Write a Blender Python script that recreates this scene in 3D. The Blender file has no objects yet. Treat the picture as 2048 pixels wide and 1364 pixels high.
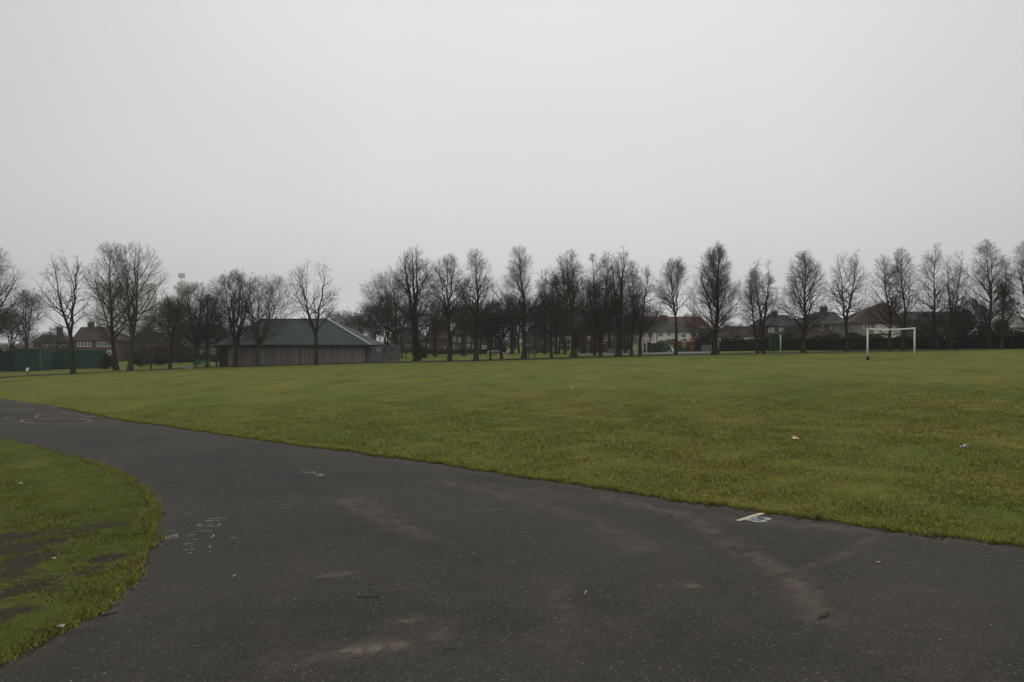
import bpy, math, random
import numpy as np
from math import radians as R

# ------------------------------------------------------------------ camera, sky, sun
C = bpy.context.scene
COL = C.collection
F = 1700.0                      # focal length in pixels of the 2048 px wide photograph
CAMZ = 2.0
cam = bpy.data.objects.new('camera', bpy.data.cameras.new('camera'))
COL.objects.link(cam)
cam.location = (0, 0, CAMZ)
cam.rotation_euler = (R(90), 0, 0)
cam.data.sensor_width = 36.0
cam.data.lens = 36.0 * F / 2048.0
cam.data.clip_start = 0.1
cam.data.clip_end = 4000
C.camera = cam

SUN_EL, SUN_AZ = 48.0, 20.0     # veiled sun ahead of the camera, slightly to the right
world = bpy.data.worlds.new('World')
C.world = world
world.use_nodes = True
nt = world.node_tree
N, L = nt.nodes, nt.links
for n in list(N):
    N.remove(n)
def wn(t, **k):
    n = N.new(t)
    for a, b in k.items():
        setattr(n, a, b)
    return n
def wmath(op, a, b=None, c=None, clamp=False):
    n = wn('ShaderNodeMath', operation=op, use_clamp=clamp)
    for i, v in enumerate((a, b, c)):
        if v is None:
            continue
        if isinstance(v, (int, float)):
            n.inputs[i].default_value = v
        else:
            L.new(v, n.inputs[i])
    return n.outputs[0]
tc = wn('ShaderNodeTexCoord')
sep = wn('ShaderNodeSeparateXYZ')
L.new(tc.outputs['Generated'], sep.inputs[0])
# overcast cloud deck: brightest round the veiled sun ahead, dimmer towards the sides; zenith kept low to limit the ground light
side = wn('ShaderNodeValToRGB')
cr = side.color_ramp
cr.elements[0].position = 0.0; cr.elements[0].color = (.725, .725, .725, 1)
cr.elements[1].position = 1.0; cr.elements[1].color = (.44, .44, .44, 1)
for p, v in ((.15, .715), (.30, .675), (.42, .625), (.56, .56)):
    e = cr.elements.new(p); e.color = (v, v, v, 1)
ax = wmath('ABSOLUTE', wmath('SUBTRACT', sep.outputs[0], 0.01))
L.new(ax, side.inputs[0])
up = wn('ShaderNodeValToRGB')
cr = up.color_ramp
cr.elements[0].position = 0.0; cr.elements[0].color = (1.52, 1.51, 1.51, 1)
cr.elements[1].position = 1.0; cr.elements[1].color = (.95, .95, .95, 1)
for p, v in ((.12, 1.20), (.25, 1.12), (.36, 1.12), (.6, .95)):
    e = cr.elements.new(p); e.color = (v, v, v, 1)
L.new(wmath('MAXIMUM', sep.outputs[2], 0.0), up.inputs[0])
nz = wn('ShaderNodeTexNoise')
nz.inputs['Scale'].default_value = 2.2
nz.inputs['Detail'].default_value = 3
L.new(tc.outputs['Generated'], nz.inputs['Vector'])
cloud = wmath('MULTIPLY_ADD', nz.outputs[0], 0.16, 0.92)
lum = wmath('MULTIPLY', wmath('MULTIPLY', side.outputs[0], up.outputs[0]), cloud)
tint = wn('ShaderNodeMix', data_type='RGBA', blend_type='MULTIPLY')
tint.inputs[0].default_value = 1.0
comb = wn('ShaderNodeCombineColor')
for i in range(3):
    L.new(lum, comb.inputs[i])
L.new(comb.outputs[0], tint.inputs[6])
tint.inputs[7].default_value = (.998, .998, 1.016, 1)
sky = wn('ShaderNodeTexSky', sky_type='NISHITA')
sky.sun_disc = False
sky.sun_elevation = R(SUN_EL)
sky.sun_rotation = R(SUN_AZ)
sky.air_density = 1.0
sky.dust_density = 6.0
skys = wn('ShaderNodeVectorMath', operation='SCALE')
skys.inputs[3].default_value = 0.06
L.new(sky.outputs[0], skys.inputs[0])
mix = wn('ShaderNodeMix', data_type='RGBA')
mix.inputs[0].default_value = 0.06
L.new(tint.outputs[2], mix.inputs[6])
L.new(skys.outputs[0], mix.inputs[7])
bg = wn('ShaderNodeBackground')
bg.inputs[1].default_value = 1.10
L.new(mix.outputs[2], bg.inputs[0])
wo = wn('ShaderNodeOutputWorld')
L.new(bg.outputs[0], wo.inputs[0])

sun = bpy.data.objects.new('sun', bpy.data.lights.new('sun', 'SUN'))
COL.objects.link(sun)
sun.data.energy = 0.5
sun.data.angle = R(40)
sun.data.color = (1.0, .97, .93)
sun.rotation_euler = (R(90 - SUN_EL), 0, R(180 - SUN_AZ))
sun.location = (0, 0, 60)

C.view_settings.view_transform = 'Standard'
C.view_settings.look = 'None'
C.view_settings.gamma = 1.0
C.view_settings.exposure = 0.0
C.view_settings.use_curve_mapping = False
C.cycles.max_bounces = 5
C.cycles.diffuse_bounces = 3
C.cycles.glossy_bounces = 2
C.cycles.volume_bounces = 1
C.cycles.use_denoising = True

# ------------------------------------------------------------------ helpers
random.seed(11)
RNG = np.random.default_rng(11)

def sstep(a, b, x):
    t = np.clip((np.asarray(x, float) - a) / (b - a), 0, 1)
    return t * t * (3 - 2 * t)
def G(X, Y):
    """height of the ground: a park on a gentle side slope that levels out beyond the trees"""
    X = np.asarray(X, float); Y = np.asarray(Y, float)
    Xc = 150 * np.tanh(X / 150)
    flat = 1 - sstep(98, 142, Y)
    return 0.03 * np.where(Xc > 0, Xc * flat, Xc)
_DS = np.concatenate([np.arange(2, 60, .02), np.arange(60, 420, .1)])
def P(px, py):
    """point of the ground seen at a pixel of the 2048 x 1364 photograph"""
    u, v = (px - 1024) / F, (py - 682) / F
    f = CAMZ - v * _DS - G(u * _DS, _DS)
    i = np.argmax(f < 0)
    d = _DS[i] if f[i] < 0 else 400.0
    return np.array([u * d, d, float(G(u * d, d))])
def wx(px, D): return (px - 1024) / F * D
def wz(py, D): return CAMZ - (py - 682) / F * D

def tag(o, label=None, cat=None, group=None, kind=None):
    if label: o['label'] = label
    if cat: o['category'] = cat
    if group: o['group'] = group
    if kind: o['kind'] = kind
    return o
def empty(name, loc, label=None, cat=None, group=None):
    o = bpy.data.objects.new(name, None)
    o.empty_display_size = .3
    o.location = [float(v) for v in loc]
    COL.objects.link(o)
    return tag(o, label, cat, group)
def wloc(o):
    v = np.zeros(3)
    while o is not None:
        v += np.array(o.location); o = o.parent
    return v
def raw_mesh(name, verts, quads=None, tris=None, smooth=False):
    me = bpy.data.meshes.new(name)
    verts = np.asarray(verts, np.float32).reshape(-1, 3)
    loops, starts, k = [], [], 0
    if quads is not None and len(quads):
        q = np.asarray(quads, np.int32).reshape(-1, 4)
        loops.append(q.ravel()); starts.append(np.arange(len(q), dtype=np.int32) * 4); k = q.size
    if tris is not None and len(tris):
        t = np.asarray(tris, np.int32).reshape(-1, 3)
        loops.append(t.ravel()); starts.append(k + np.arange(len(t), dtype=np.int32) * 3)
    loops = np.concatenate(loops); starts = np.concatenate(starts)
    me.vertices.add(len(verts)); me.vertices.foreach_set('co', verts.ravel())
    me.loops.add(len(loops)); me.loops.foreach_set('vertex_index', loops)
    me.polygons.add(len(starts)); me.polygons.foreach_set('loop_start', starts)
    if smooth:
        me.polygons.foreach_set('use_smooth', np.ones(len(starts), bool))
    me.update(calc_edges=True)
    return me
def link(name, me, m=None, parent=None):
    o = bpy.data.objects.new(name, me)
    if m is not None:
        me.materials.append(m)
    COL.objects.link(o)
    if parent is not None:
        o.parent = parent
    return o

class MB:
    """collects shapes (in world coordinates) and builds them as one mesh"""
    def __init__(s): s.v, s.f = [], []
    def add(s, vs, fs):
        b = len(s.v); s.v += [tuple(map(float, v)) for v in vs]; s.f += [tuple(i + b for i in f) for f in fs]; return s
    def box(s, x0, x1, y0, y1, z0, z1):
        return s.add([(x0,y0,z0),(x1,y0,z0),(x1,y1,z0),(x0,y1,z0),(x0,y0,z1),(x1,y0,z1),(x1,y1,z1),(x0,y1,z1)],
                     [(3,2,1,0),(4,5,6,7),(0,1,5,4),(1,2,6,5),(2,3,7,6),(3,0,4,7)])
    def bar(s, a, b, w, h=None, up=(0,0,1)):
        """a square-section bar from a to b"""
        h = w if h is None else h
        a, b = np.array(a, float), np.array(b, float)
        t = b - a; t /= np.linalg.norm(t)
        upv = np.array(up, float)
        if abs(t @ upv) > .95: upv = np.array((0, 1., 0))
        sd = np.cross(t, upv); sd /= np.linalg.norm(sd)
        u2 = np.cross(sd, t)
        vs = [p + sx * sd * w / 2 + sz * u2 * h / 2 for p in (a, b) for sx, sz in ((-1,-1),(1,-1),(1,1),(-1,1))]
        return s.add(vs, [(0,1,2,3),(7,6,5,4),(0,4,5,1),(1,5,6,2),(2,6,7,3),(3,7,4,0)])
    def tube(s, pts, r, n=8, cap=True):
        pts = [np.array(p, float) for p in pts]
        if not hasattr(r, '__len__'): r = [r] * len(pts)
        t = pts[-1] - pts[0]; t /= np.linalg.norm(t)
        a = np.cross(t, (0, 0, 1) if abs(t[2]) < .9 else (1, 0, 0)); a /= np.linalg.norm(a)
        b = np.cross(t, a)
        vs, fs = [], []
        for p, q in zip(pts, r):
            vs += [p + q * (math.cos(2*math.pi*k/n) * a + math.sin(2*math.pi*k/n) * b) for k in range(n)]
        for i in range(len(pts) - 1):
            for k in range(n):
                k2 = (k + 1) % n
                fs.append((i*n+k, i*n+k2, (i+1)*n+k2, (i+1)*n+k))
        if cap:
            fs.append(tuple(range(n))[::-1]); fs.append(tuple((len(pts)-1)*n + k for k in range(n)))
        return s.add(vs, fs)
    def build(s, name, m, parent=None, smooth=False):
        o = wloc(parent)
        me = bpy.data.meshes.new(name)
        me.from_pydata([(x - o[0], y - o[1], z - o[2]) for x, y, z in s.v], [], s.f)
        if smooth:
            me.polygons.foreach_set('use_smooth', np.ones(len(me.polygons), bool))
        me.update()
        return link(name, me, m, parent)

# ------------------------------------------------------------------ materials
class NT:
    def __init__(s, name, rough=.85, spec=.2):
        s.m = bpy.data.materials.new(name); s.m.use_nodes = True
        s.n, s.l = s.m.node_tree.nodes, s.m.node_tree.links
        s.b = s.n['Principled BSDF']
        s.b.inputs['Roughness'].default_value = rough
        s.b.inputs['Specular IOR Level'].default_value = spec
        s.co = s.n.new('ShaderNodeNewGeometry')
        s.pos = s.co.outputs['Position']
    def put(s, v, sock):
        if isinstance(v, (int, float)): sock.default_value = v
        elif isinstance(v, (tuple, list)): sock.default_value = tuple(v) + ((1,) if len(v) == 3 and len(sock.default_value) == 4 else ())
        else: s.l.new(v, sock)
    def noise(s, scale, detail=3, rough=.55, vec=None, dist=0.0):
        n = s.n.new('ShaderNodeTexNoise')
        n.inputs['Scale'].default_value = scale; n.inputs['Detail'].default_value = detail
        n.inputs['Roughness'].default_value = rough; n.inputs['Distortion'].default_value = dist
        s.l.new(vec or s.pos, n.inputs['Vector'])
        return n.outputs[0]
    def voro(s, scale, vec=None, out='Distance'):
        n = s.n.new('ShaderNodeTexVoronoi'); n.inputs['Scale'].default_value = scale
        s.l.new(vec or s.pos, n.inputs['Vector']); return n.outputs[out]
    def scaled(s, sx, sy, sz):
        n = s.n.new('ShaderNodeVectorMath'); n.operation = 'MULTIPLY'
        s.l.new(s.pos, n.inputs[0]); n.inputs[1].default_value = (sx, sy, sz); return n.outputs[0]
    def math(s, op, a, b=0.0, clamp=False):
        n = s.n.new('ShaderNodeMath'); n.operation = op; n.use_clamp = clamp
        s.put(a, n.inputs[0]); s.put(b, n.inputs[1]); return n.outputs[0]
    def band(s, v, lo, hi):
        n = s.n.new('ShaderNodeMapRange'); n.interpolation_type = 'SMOOTHSTEP'
        s.l.new(v, n.inputs[0]); n.inputs[1].default_value = lo; n.inputs[2].default_value = hi
        return n.outputs[0]
    def mix(s, f, a, b, mode='MIX'):
        n = s.n.new('ShaderNodeMix'); n.data_type = 'RGBA'; n.blend_type = mode
        s.put(f, n.inputs[0]); s.put(a, n.inputs[6]); s.put(b, n.inputs[7]); return n.outputs[2]
    def attr(s, name):
        n = s.n.new('ShaderNodeAttribute'); n.attribute_name = name; return n.outputs['Fac']
    def sep(s, v=None):
        n = s.n.new('ShaderNodeSeparateXYZ'); s.l.new(v or s.pos, n.inputs[0]); return n.outputs
    def island(s): return s.co.outputs['Random Per Island']
    def bump(s, h, strength=.5, dist=.02):
        n = s.n.new('ShaderNodeBump'); n.inputs['Strength'].default_value = strength
        n.inputs['Distance'].default_value = dist
        s.l.new(h, n.inputs['Height']); s.l.new(n.outputs[0], s.b.inputs['Normal'])
    def done(s, col):
        s.put(col, s.b.inputs['Base Color']); return s.m

def plain(name, col, rough=.7, var=.18, scale=3.0, spec=.25):
    """a surface of one colour with soft weathering"""
    t = NT(name, rough, spec)
    a = tuple(c * (1 - var) for c in col); b = tuple(min(1, c * (1 + var)) for c in col)
    c = t.mix(t.noise(scale, 4), a, b)
    d = t.band(t.noise(scale * .37, 4, .65), .52, .75)
    c = t.mix(t.math('MULTIPLY', d, .35), c, tuple(v * .55 + .01 for v in col))
    return t.done(c)

GRASS_GREEN, GRASS_OLIVE, GRASS_STRAW = (.098, .128, .018), (.158, .152, .026), (.215, .172, .046)
def grass_tone(t):
    """patchy winter turf colour shared by the sheet and its blades"""
    big = t.noise(.055, 3, .6)
    mid = t.noise(.45, 4, .6, t.scaled(1, .55, 1))
    sml = t.noise(2.6, 4, .65)
    c = t.mix(t.band(mid, .34, .66), GRASS_GREEN, GRASS_OLIVE)
    c = t.mix(t.math('MULTIPLY', t.band(sml, .5, .78), .75), c, GRASS_STRAW)
    c = t.mix(t.math('MULTIPLY', t.band(big, .46, .66), .5), c, (.168, .140, .030))
    c = t.mix(t.math('MULTIPLY', t.band(t.noise(.17, 3, .6), .5, .7), .6), c, (.105, .138, .019))
    strk = t.noise(.8, 5, .7, t.scaled(.55, .22, 1))
    c = t.mix(t.math('MULTIPLY', t.band(strk, .52, .64), .72), c, (.078, .090, .016))
    c = t.mix(t.math('MULTIPLY', t.band(strk, .46, .33), .62), c, (.215, .190, .045))
    return c
def m_field(name='turf', mul=(.98, 1.015, .98)):
    t = NT(name, .95, .08)
    c = t.mix(1.0, grass_tone(t), mul, 'MULTIPLY')
    tuft = t.noise(9, 5, .7)
    fine = t.noise(55, 3, .7)
    c = t.mix(1.0, c, (1.22, 1.22, 1.12), 'MULTIPLY')
    c = t.mix(t.band(tuft, .34, .58), t.mix(.5, c, (.040, .040, .011)), c)
    c = t.mix(t.math('MULTIPLY', t.band(fine, .52, .8), .4), c, (.17, .16, .05))
    c = t.mix(t.math('MULTIPLY', t.band(fine, .5, .2), .5), c, (.028, .030, .009))
    bare = t.band(t.noise(.8, 5, .7), .64, .74)
    c = t.mix(t.math('MULTIPLY', bare, .65), c, (.070, .056, .026))
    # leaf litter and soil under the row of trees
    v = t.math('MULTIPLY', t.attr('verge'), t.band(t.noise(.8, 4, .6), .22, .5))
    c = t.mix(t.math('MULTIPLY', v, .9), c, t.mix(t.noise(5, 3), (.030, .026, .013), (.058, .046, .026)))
    sm = t.math('ADD', t.attr('soil'), t.math('MULTIPLY', t.math('SUBTRACT', t.noise(5, 6, .75), .5), 1.3))
    c = t.mix(t.math('MULTIPLY', t.band(sm, .28, .62), .95), c, t.mix(t.noise(14, 4, .7), (.030, .023, .016), (.075, .056, .040)))
    t.bump(t.math('ADD', t.math('MULTIPLY', tuft, 1.0), t.math('MULTIPLY', fine, .5)), .9, .03)
    return t.done(c)
def m_blade(name='grass_blade', mul=(.99, 1.01, 1.0)):
    t = NT(name, .8, .12)
    c = t.mix(1.0, grass_tone(t), mul, 'MULTIPLY')
    r = t.island()
    c = t.mix(t.band(r, 0, .45), t.mix(.3, c, (.07, .078, .013)), t.mix(.3, c, (.30, .31, .06)))
    c = t.mix(t.band(r, .84, .93), c, (.33, .27, .11))
    c = t.mix(1.0, c, (1.42, 1.42, 1.35), 'MULTIPLY')
    cl = t.noise(4.5, 4, .7, t.scaled(1, .6, 1))
    c = t.mix(t.math('MULTIPLY', t.band(cl, .50, .34), .6), c, (.075, .072, .017))
    up = t.n.new('ShaderNodeCombineXYZ'); up.inputs[2].default_value = 1.0
    mv = t.n.new('ShaderNodeMix'); mv.data_type = 'VECTOR'; mv.inputs[0].default_value = .3
    t.l.new(up.outputs[0], mv.inputs[4]); t.l.new(t.co.outputs['Normal'], mv.inputs[5])
    t.l.new(mv.outputs[1], t.b.inputs['Normal'])
    return t.done(c)
def m_asphalt():
    t = NT('asphalt', .88, .18)
    big = t.noise(.35, 4, .6)
    mid = t.noise(2.2, 5, .65)
    c = t.mix(t.band(big, .34, .66), (.031, .0285, .0245), (.052, .0475, .0405))
    c = t.mix(t.math('MULTIPLY', t.band(t.noise(.9, 5, .65, t.scaled(1, .5, 1), .6), .52, .72), .55), c, (.060, .052, .041))
    c = t.mix(t.math('MULTIPLY', t.band(t.noise(1.4, 5, .7), .56, .70), .5), c, (.022, .020, .018))
    c = t.mix(t.math('MULTIPLY', t.band(mid, .45, .75), .5), c, (.064, .055, .043))
    st = t.voro(135, out='Color')
    sx = t.sep(st)[0]
    c = t.mix(t.math('MULTIPLY', t.band(sx, .62, .98), .55), c, (.112, .102, .086))
    c = t.mix(t.math('MULTIPLY', t.band(sx, .30, .06), .5), c, (.013, .012, .011))
    sp = t.band(t.sep(t.voro(70, out='Color'))[1], .978, .995)
    c = t.mix(t.math('MULTIPLY', sp, .5), c, (.22, .20, .17))
    d = t.attr('dirt')
    dn = t.math('MULTIPLY', d, t.band(t.noise(5, 6, .8, None, .5), .38, .64))
    c = t.mix(t.math('MULTIPLY', dn, .95, True), c, (.125, .100, .073))
    pal = t.math('MULTIPLY', t.attr('pale'), t.band(t.noise(9, 5, .7), .35, .6))
    c = t.mix(t.math('MULTIPLY', pal, .75, True), c, (.22, .185, .13))
    t.bump(t.math('ADD', t.voro(95), t.math('MULTIPLY', t.noise(30, 3), .6)), .55, .006)
    return t.done(c)
def m_bark(name, a, b, low):
    t = NT(name, .9, .1)
    n = t.noise(4, 4, .7, t.scaled(3, 3, .6))
    c = t.mix(n, a, b)
    o = t.n.new('ShaderNodeTexCoord')
    z = t.sep(o.outputs['Object'])[2]
    # green algae on the lower trunk
    c = t.mix(t.math('MULTIPLY', t.band(z, 3.6, .2), t.band(t.noise(1.7, 3), .3, .65)), c, low)
    t.bump(n, .6, .05)
    return t.done(c)
def m_twig(name, a, b):
    t = NT(name, .9, .08)
    return t.done(t.mix(t.island(), a, b))
def m_leaf(name, a, b, c2):
    t = NT(name, .6, .2)
    c = t.mix(t.island(), a, b)
    c = t.mix(t.math('MULTIPLY', t.band(t.noise(1.1, 3), .48, .7), .7), c, c2)
    return t.done(c)
def m_brick(name, a, b):
    t = NT(name, .9, .15)
    n = t.n.new('ShaderNodeTexBrick')
    n.inputs['Scale'].default_value = 1.0
    n.inputs['Brick Width'].default_value = .225; n.inputs['Row Height'].default_value = .075
    n.inputs['Mortar Size'].default_value = .008
    n.inputs['Color1'].default_value = a + (1,); n.inputs['Color2'].default_value = b + (1,)
    n.inputs['Mortar'].default_value = (.12, .11, .10, 1)
    mp = t.n.new('ShaderNodeCombineXYZ'); s = t.sep()
    t.l.new(t.math('ADD', s[0], s[1]), mp.inputs[0]); t.l.new(s[2], mp.inputs[1])
    t.l.new(mp.outputs[0], n.inputs['Vector'])
    c = t.mix(t.math('MULTIPLY', t.band(t.noise(.6, 4), .4, .7), .45), n.outputs[0], tuple(v * .55 for v in a))
    return t.done(c)
def m_tiles(name, a, b, row=.3):
    t = NT(name, .85, .2)
    s = t.sep()
    w = t.math('FRACT', t.math('MULTIPLY', s[2], 1 / row))
    c = t.mix(t.noise(1.3, 5, .7), a, b)
    c = t.mix(t.math('MULTIPLY', t.band(w, .2, .0), .5), c, tuple(v * .35 for v in a))
    c = t.mix(t.math('MULTIPLY', t.band(t.noise(.5, 4), .52, .7), .5), c, (.05, .055, .03))
    return t.done(c)

M = {}
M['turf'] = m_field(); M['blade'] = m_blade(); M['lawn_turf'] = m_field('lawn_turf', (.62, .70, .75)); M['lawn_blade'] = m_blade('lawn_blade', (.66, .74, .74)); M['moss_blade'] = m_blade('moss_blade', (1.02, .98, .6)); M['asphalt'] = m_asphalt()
M['bark'] = m_bark('bark', (.020, .018, .014), (.044, .040, .032), (.040, .044, .018))
M['bark_green'] = m_bark('bark_green', (.038, .038, .024), (.075, .072, .050), (.055, .060, .026))
M['bark_dark'] = m_bark('bark_dark', (.010, .009, .007), (.022, .020, .016), (.020, .022, .010))
M['twig'] = m_twig('twig', (.032, .023, .018), (.074, .055, .043))
M['twig_pale'] = m_twig('twig_pale', (.045, .037, .028), (.090, .076, .058))
M['twig_red'] = m_twig('twig_red', (.032, .018, .014), (.062, .036, .028))
M['twig_dark'] = m_twig('twig_dark', (.020, .016, .012), (.046, .038, .029))
M['leaf_dark'] = m_leaf('leaf_dark', (.008, .011, .006), (.022, .028, .013), (.014, .016, .010))
M['leaf_green'] = m_leaf('leaf_green', (.030, .045, .012), (.075, .095, .025), (.05, .055, .018))
M['leaf_olive'] = m_leaf('leaf_olive', (.030, .030, .010), (.065, .060, .022), (.04, .035, .018))
M['leaf_brown'] = m_leaf('leaf_brown', (.030, .022, .016), (.065, .046, .032), (.04, .03, .022))
M['brick'] = m_brick('brick', (.115, .050, .040), (.092, .043, .036))
M['brick_brown'] = m_brick('brick_brown', (.115, .068, .054), (.092, .056, .045))
M['brick_dark'] = m_brick('brick_dark', (.075, .055, .048), (.06, .045, .04))
M['render_white'] = plain('render_white', (.74, .69, .64), .9, .08, .8)
M['render_grey'] = plain('render_grey', (.21, .195, .175), .9, .12, .8)
M['render_dark'] = plain('render_dark', (.075, .073, .065), .9, .15, .8)
M['slate'] = m_tiles('slate', (.037, .033, .031), (.056, .050, .047))
M['tile_brown'] = m_tiles('tile_brown', (.042, .027, .021), (.066, .043, .034))
M['tile_red'] = m_tiles('tile_red', (.115, .050, .042), (.150, .075, .060))
M['tile_grey'] = m_tiles('tile_grey', (.042, .042, .036), (.062, .060, .052))
M['pale_roof'] = m_tiles('pale_roof', (.36, .34, .31), (.46, .43, .40))
M['white'] = plain('white_paint', (.78, .78, .76), .5, .05, 2, .4)
M['offwhite'] = plain('offwhite_paint', (.55, .55, .52), .6, .12, 2, .3)
M['glass'] = plain('window_glass', (.10, .11, .115), .12, .35, 1.1, .6)
M['green_metal'] = plain('green_metal', (.012, .040, .026), .6, .3, 1.2, .3)
M['green_paint'] = plain('green_paint', (.012, .085, .040), .55, .2, 2, .35)
M['grey_metal'] = plain('grey_metal', (.115, .128, .130), .6, .15, 1.5, .35)
M['dark_metal'] = plain('dark_metal', (.025, .027, .026), .6, .2, 2, .35)
M['concrete'] = plain('concrete', (.27, .26, .24), .9, .15, 2)
M['fascia'] = plain('fascia', (.010, .012, .013), .7, .2, 2)
M['dark_wood'] = plain('dark_wood', (.026, .018, .015), .8, .3, 3)
M['red_paint'] = plain('red_paint', (.27, .035, .030), .5, .12, 2, .4)
M['maroon_paint'] = plain('maroon_paint', (.12, .025, .028), .5, .12, 2, .4)
M['yellow_paint'] = plain('yellow_paint', (.36, .23, .04), .5, .12, 2, .4)
M['orange_paint'] = plain('orange_paint', (.32, .095, .03), .5, .12, 2, .4)
M['blue_paint'] = plain('blue_paint', (.085, .11, .19), .5, .12, 2, .4)
M['teal_paint'] = plain('teal_paint', (.045, .13, .105), .5, .12, 2, .4)
M['lime_paint'] = plain('lime_paint', (.20, .26, .08), .5, .12, 2, .4)
M['court'] = plain('court_tarmac', (.165, .165, .150), .9, .15, .5)
M['tower_glass'] = plain('tower_glass', (.42, .41, .39), .5, .1, .1)
M['tower_wall'] = plain('tower_wall', (.52, .505, .47), .9, .06, .05)

# ------------------------------------------------------------------ ground, path
edge_px = [(0,798),(45,803),(100,812),(150,822),(200,832),(250,842),(330,852),(420,866),(520,880),(640,897),(720,907),(800,917),
           (900,932),(1000,948),(1100,963),(1200,978),(1300,993),(1400,1007),(1500,1022),(1560,1031),(1700,1050),(1850,1070),(2048,1093)]
E = np.array([P(*p)[:2] for p in edge_px])
E = np.vstack([[(-300, 330.)], [(E[0,0] - 32, E[0,1] + 38)], E, [(E[-1,0] + 3, E[-1,1] - 2.1)], [(E[-1,0] + 16, E[-1,1] - 9)], [(60, -40)], [(400, -240)]])
def wob(s, seed, amps):
    r = np.random.default_rng(seed); v = 0
    for wl, a in amps:
        v = v + a * np.sin(2 * np.pi * s / wl + r.uniform(0, 6.3)) * (.6 + .4 * np.sin(2 * np.pi * s / (wl * 2.7) + r.uniform(0, 6.3)))
    return v
def edge_y(X):
    X = np.asarray(X, float)
    near = 1 - sstep(14, 30, np.abs(X + 8))
    return np.interp(X, E[:, 0], E[:, 1]) + wob(X, 5, ((2.1, .06), (.9, .06), (.41, .045), (.23, .04), (.13, .03))) * near

lawn_px = [(0,876),(60,890),(105,902),(140,912),(170,921),(200,932),(228,943),(250,955),(270,966),(285,980),(297,993),(303,1005),(310,1018),(312,1030),
           (310,1045),(307,1060),(304,1073),(300,1085),(296,1098),(290,1110),(283,1128),(275,1145),(263,1161),(250,1175),(234,1193),(215,1210),
           (190,1228),(160,1245),(130,1260),(100,1275),(50,1300),(0,1328)]
LB = np.array([P(*p)[:2] for p in lawn_px])
LB = np.vstack([[(-46, 50.)], [(-26, 31.)], LB, [(-3.6, 3.6)], [(-5.5, 2.0)], [(-14, -3.0)], [(-40, -8.)], [(-60, 20.)]])
def dense_poly(B, step):
    out = []
    n = len(B)
    for i in range(n):
        a, b = B[i], B[(i + 1) % n]
        k = max(1, int(np.linalg.norm(b - a) / (step if np.linalg.norm(a) < 26 else 2.0)))
        for j in range(k):
            out.append(a + (b - a) * j / k)
    return np.array(out)
LBD = dense_poly(LB, .05)
_c = np.cumsum(np.r_[0, np.linalg.norm(np.diff(LBD, axis=0), axis=1)])
_n = np.roll(LBD, -1, 0) - np.roll(LBD, 1, 0)
_n = np.stack([_n[:, 1], -_n[:, 0]], 1) / (np.linalg.norm(_n, axis=1)[:, None] + 1e-6)
LBD = LBD + _n * (wob(_c, 9, ((1.7, .04), (.8, .03), (.37, .022), (.21, .02), (.12, .014))) * (np.linalg.norm(LBD, axis=1) < 26))[:, None]
def inside(poly, X, Y):
    res = np.zeros(len(X), bool)
    x0, y0 = poly[:, 0], poly[:, 1]
    x1, y1 = np.roll(x0, -1), np.roll(y0, -1)
    for a, b, c, d in zip(x0, y0, x1, y1):
        if b == d: continue
        hit = ((b > Y) != (d > Y)) & (X < (c - a) * (Y - b) / (d - b) + a)
        res ^= hit
    return res

def grid_mesh(name, XX, YY, ZZ, m):
    r, c = XX.shape
    v = np.stack([XX, YY, ZZ], -1).reshape(-1, 3)
    i = np.arange(r * c).reshape(r, c)
    q = np.stack([i[:-1, :-1], i[:-1, 1:], i[1:, 1:], i[1:, :-1]], -1).reshape(-1, 4)
    return link(name, raw_mesh(name, v, q, smooth=True), m)
def fattr(o, name, vals):
    a = o.data.attributes.new(name, 'FLOAT', 'POINT')
    a.data.foreach_set('value', np.asarray(vals, np.float32).ravel())

# base ground under everything, out to the horizon
xs = np.concatenate([np.linspace(-2500, -160, 30), np.linspace(-150, 150, 61), np.linspace(160, 2500, 30)])
ys = np.concatenate([np.linspace(-1250, -60, 20), np.linspace(-50, 180, 60), np.linspace(190, 2500, 40)])
XX, YY = np.meshgrid(xs, ys)
tag(grid_mesh('ground', XX, YY, G(XX, YY) - .35, M['turf']), kind='structure')

# tarmac path
xs = np.concatenate([np.linspace(-70, -21, 30), np.arange(-20, -9, .2), np.arange(-9, 8, .07), np.linspace(8.2, 60, 40)])
ys = np.concatenate([np.linspace(-45, 3.5, 40), np.arange(3.7, 14, .07), np.arange(14, 36, .25), np.linspace(36.5, 75, 30)])
XX, YY = np.meshgrid(xs, ys)
path = tag(grid_mesh('path', XX, YY, G(XX, YY), M['asphalt']), kind='structure')
def seg_field(streaks):
    out = np.zeros(XX.shape)
    for pts, w, a in streaks:
        q = np.array([P(*p)[:2] for p in pts])
        best = np.full(XX.shape, 1e9)
        for s, e in zip(q[:-1], q[1:]):
            d = e - s; l2 = d @ d + 1e-9
            t = np.clip(((XX - s[0]) * d[0] + (YY - s[1]) * d[1]) / l2, 0, 1)
            best = np.minimum(best, np.hypot(XX - s[0] - t * d[0], YY - s[1] - t * d[1]))
        out = np.maximum(out, a * np.exp(-(best / (w * 1.35)) ** 2))
    return out
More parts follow.
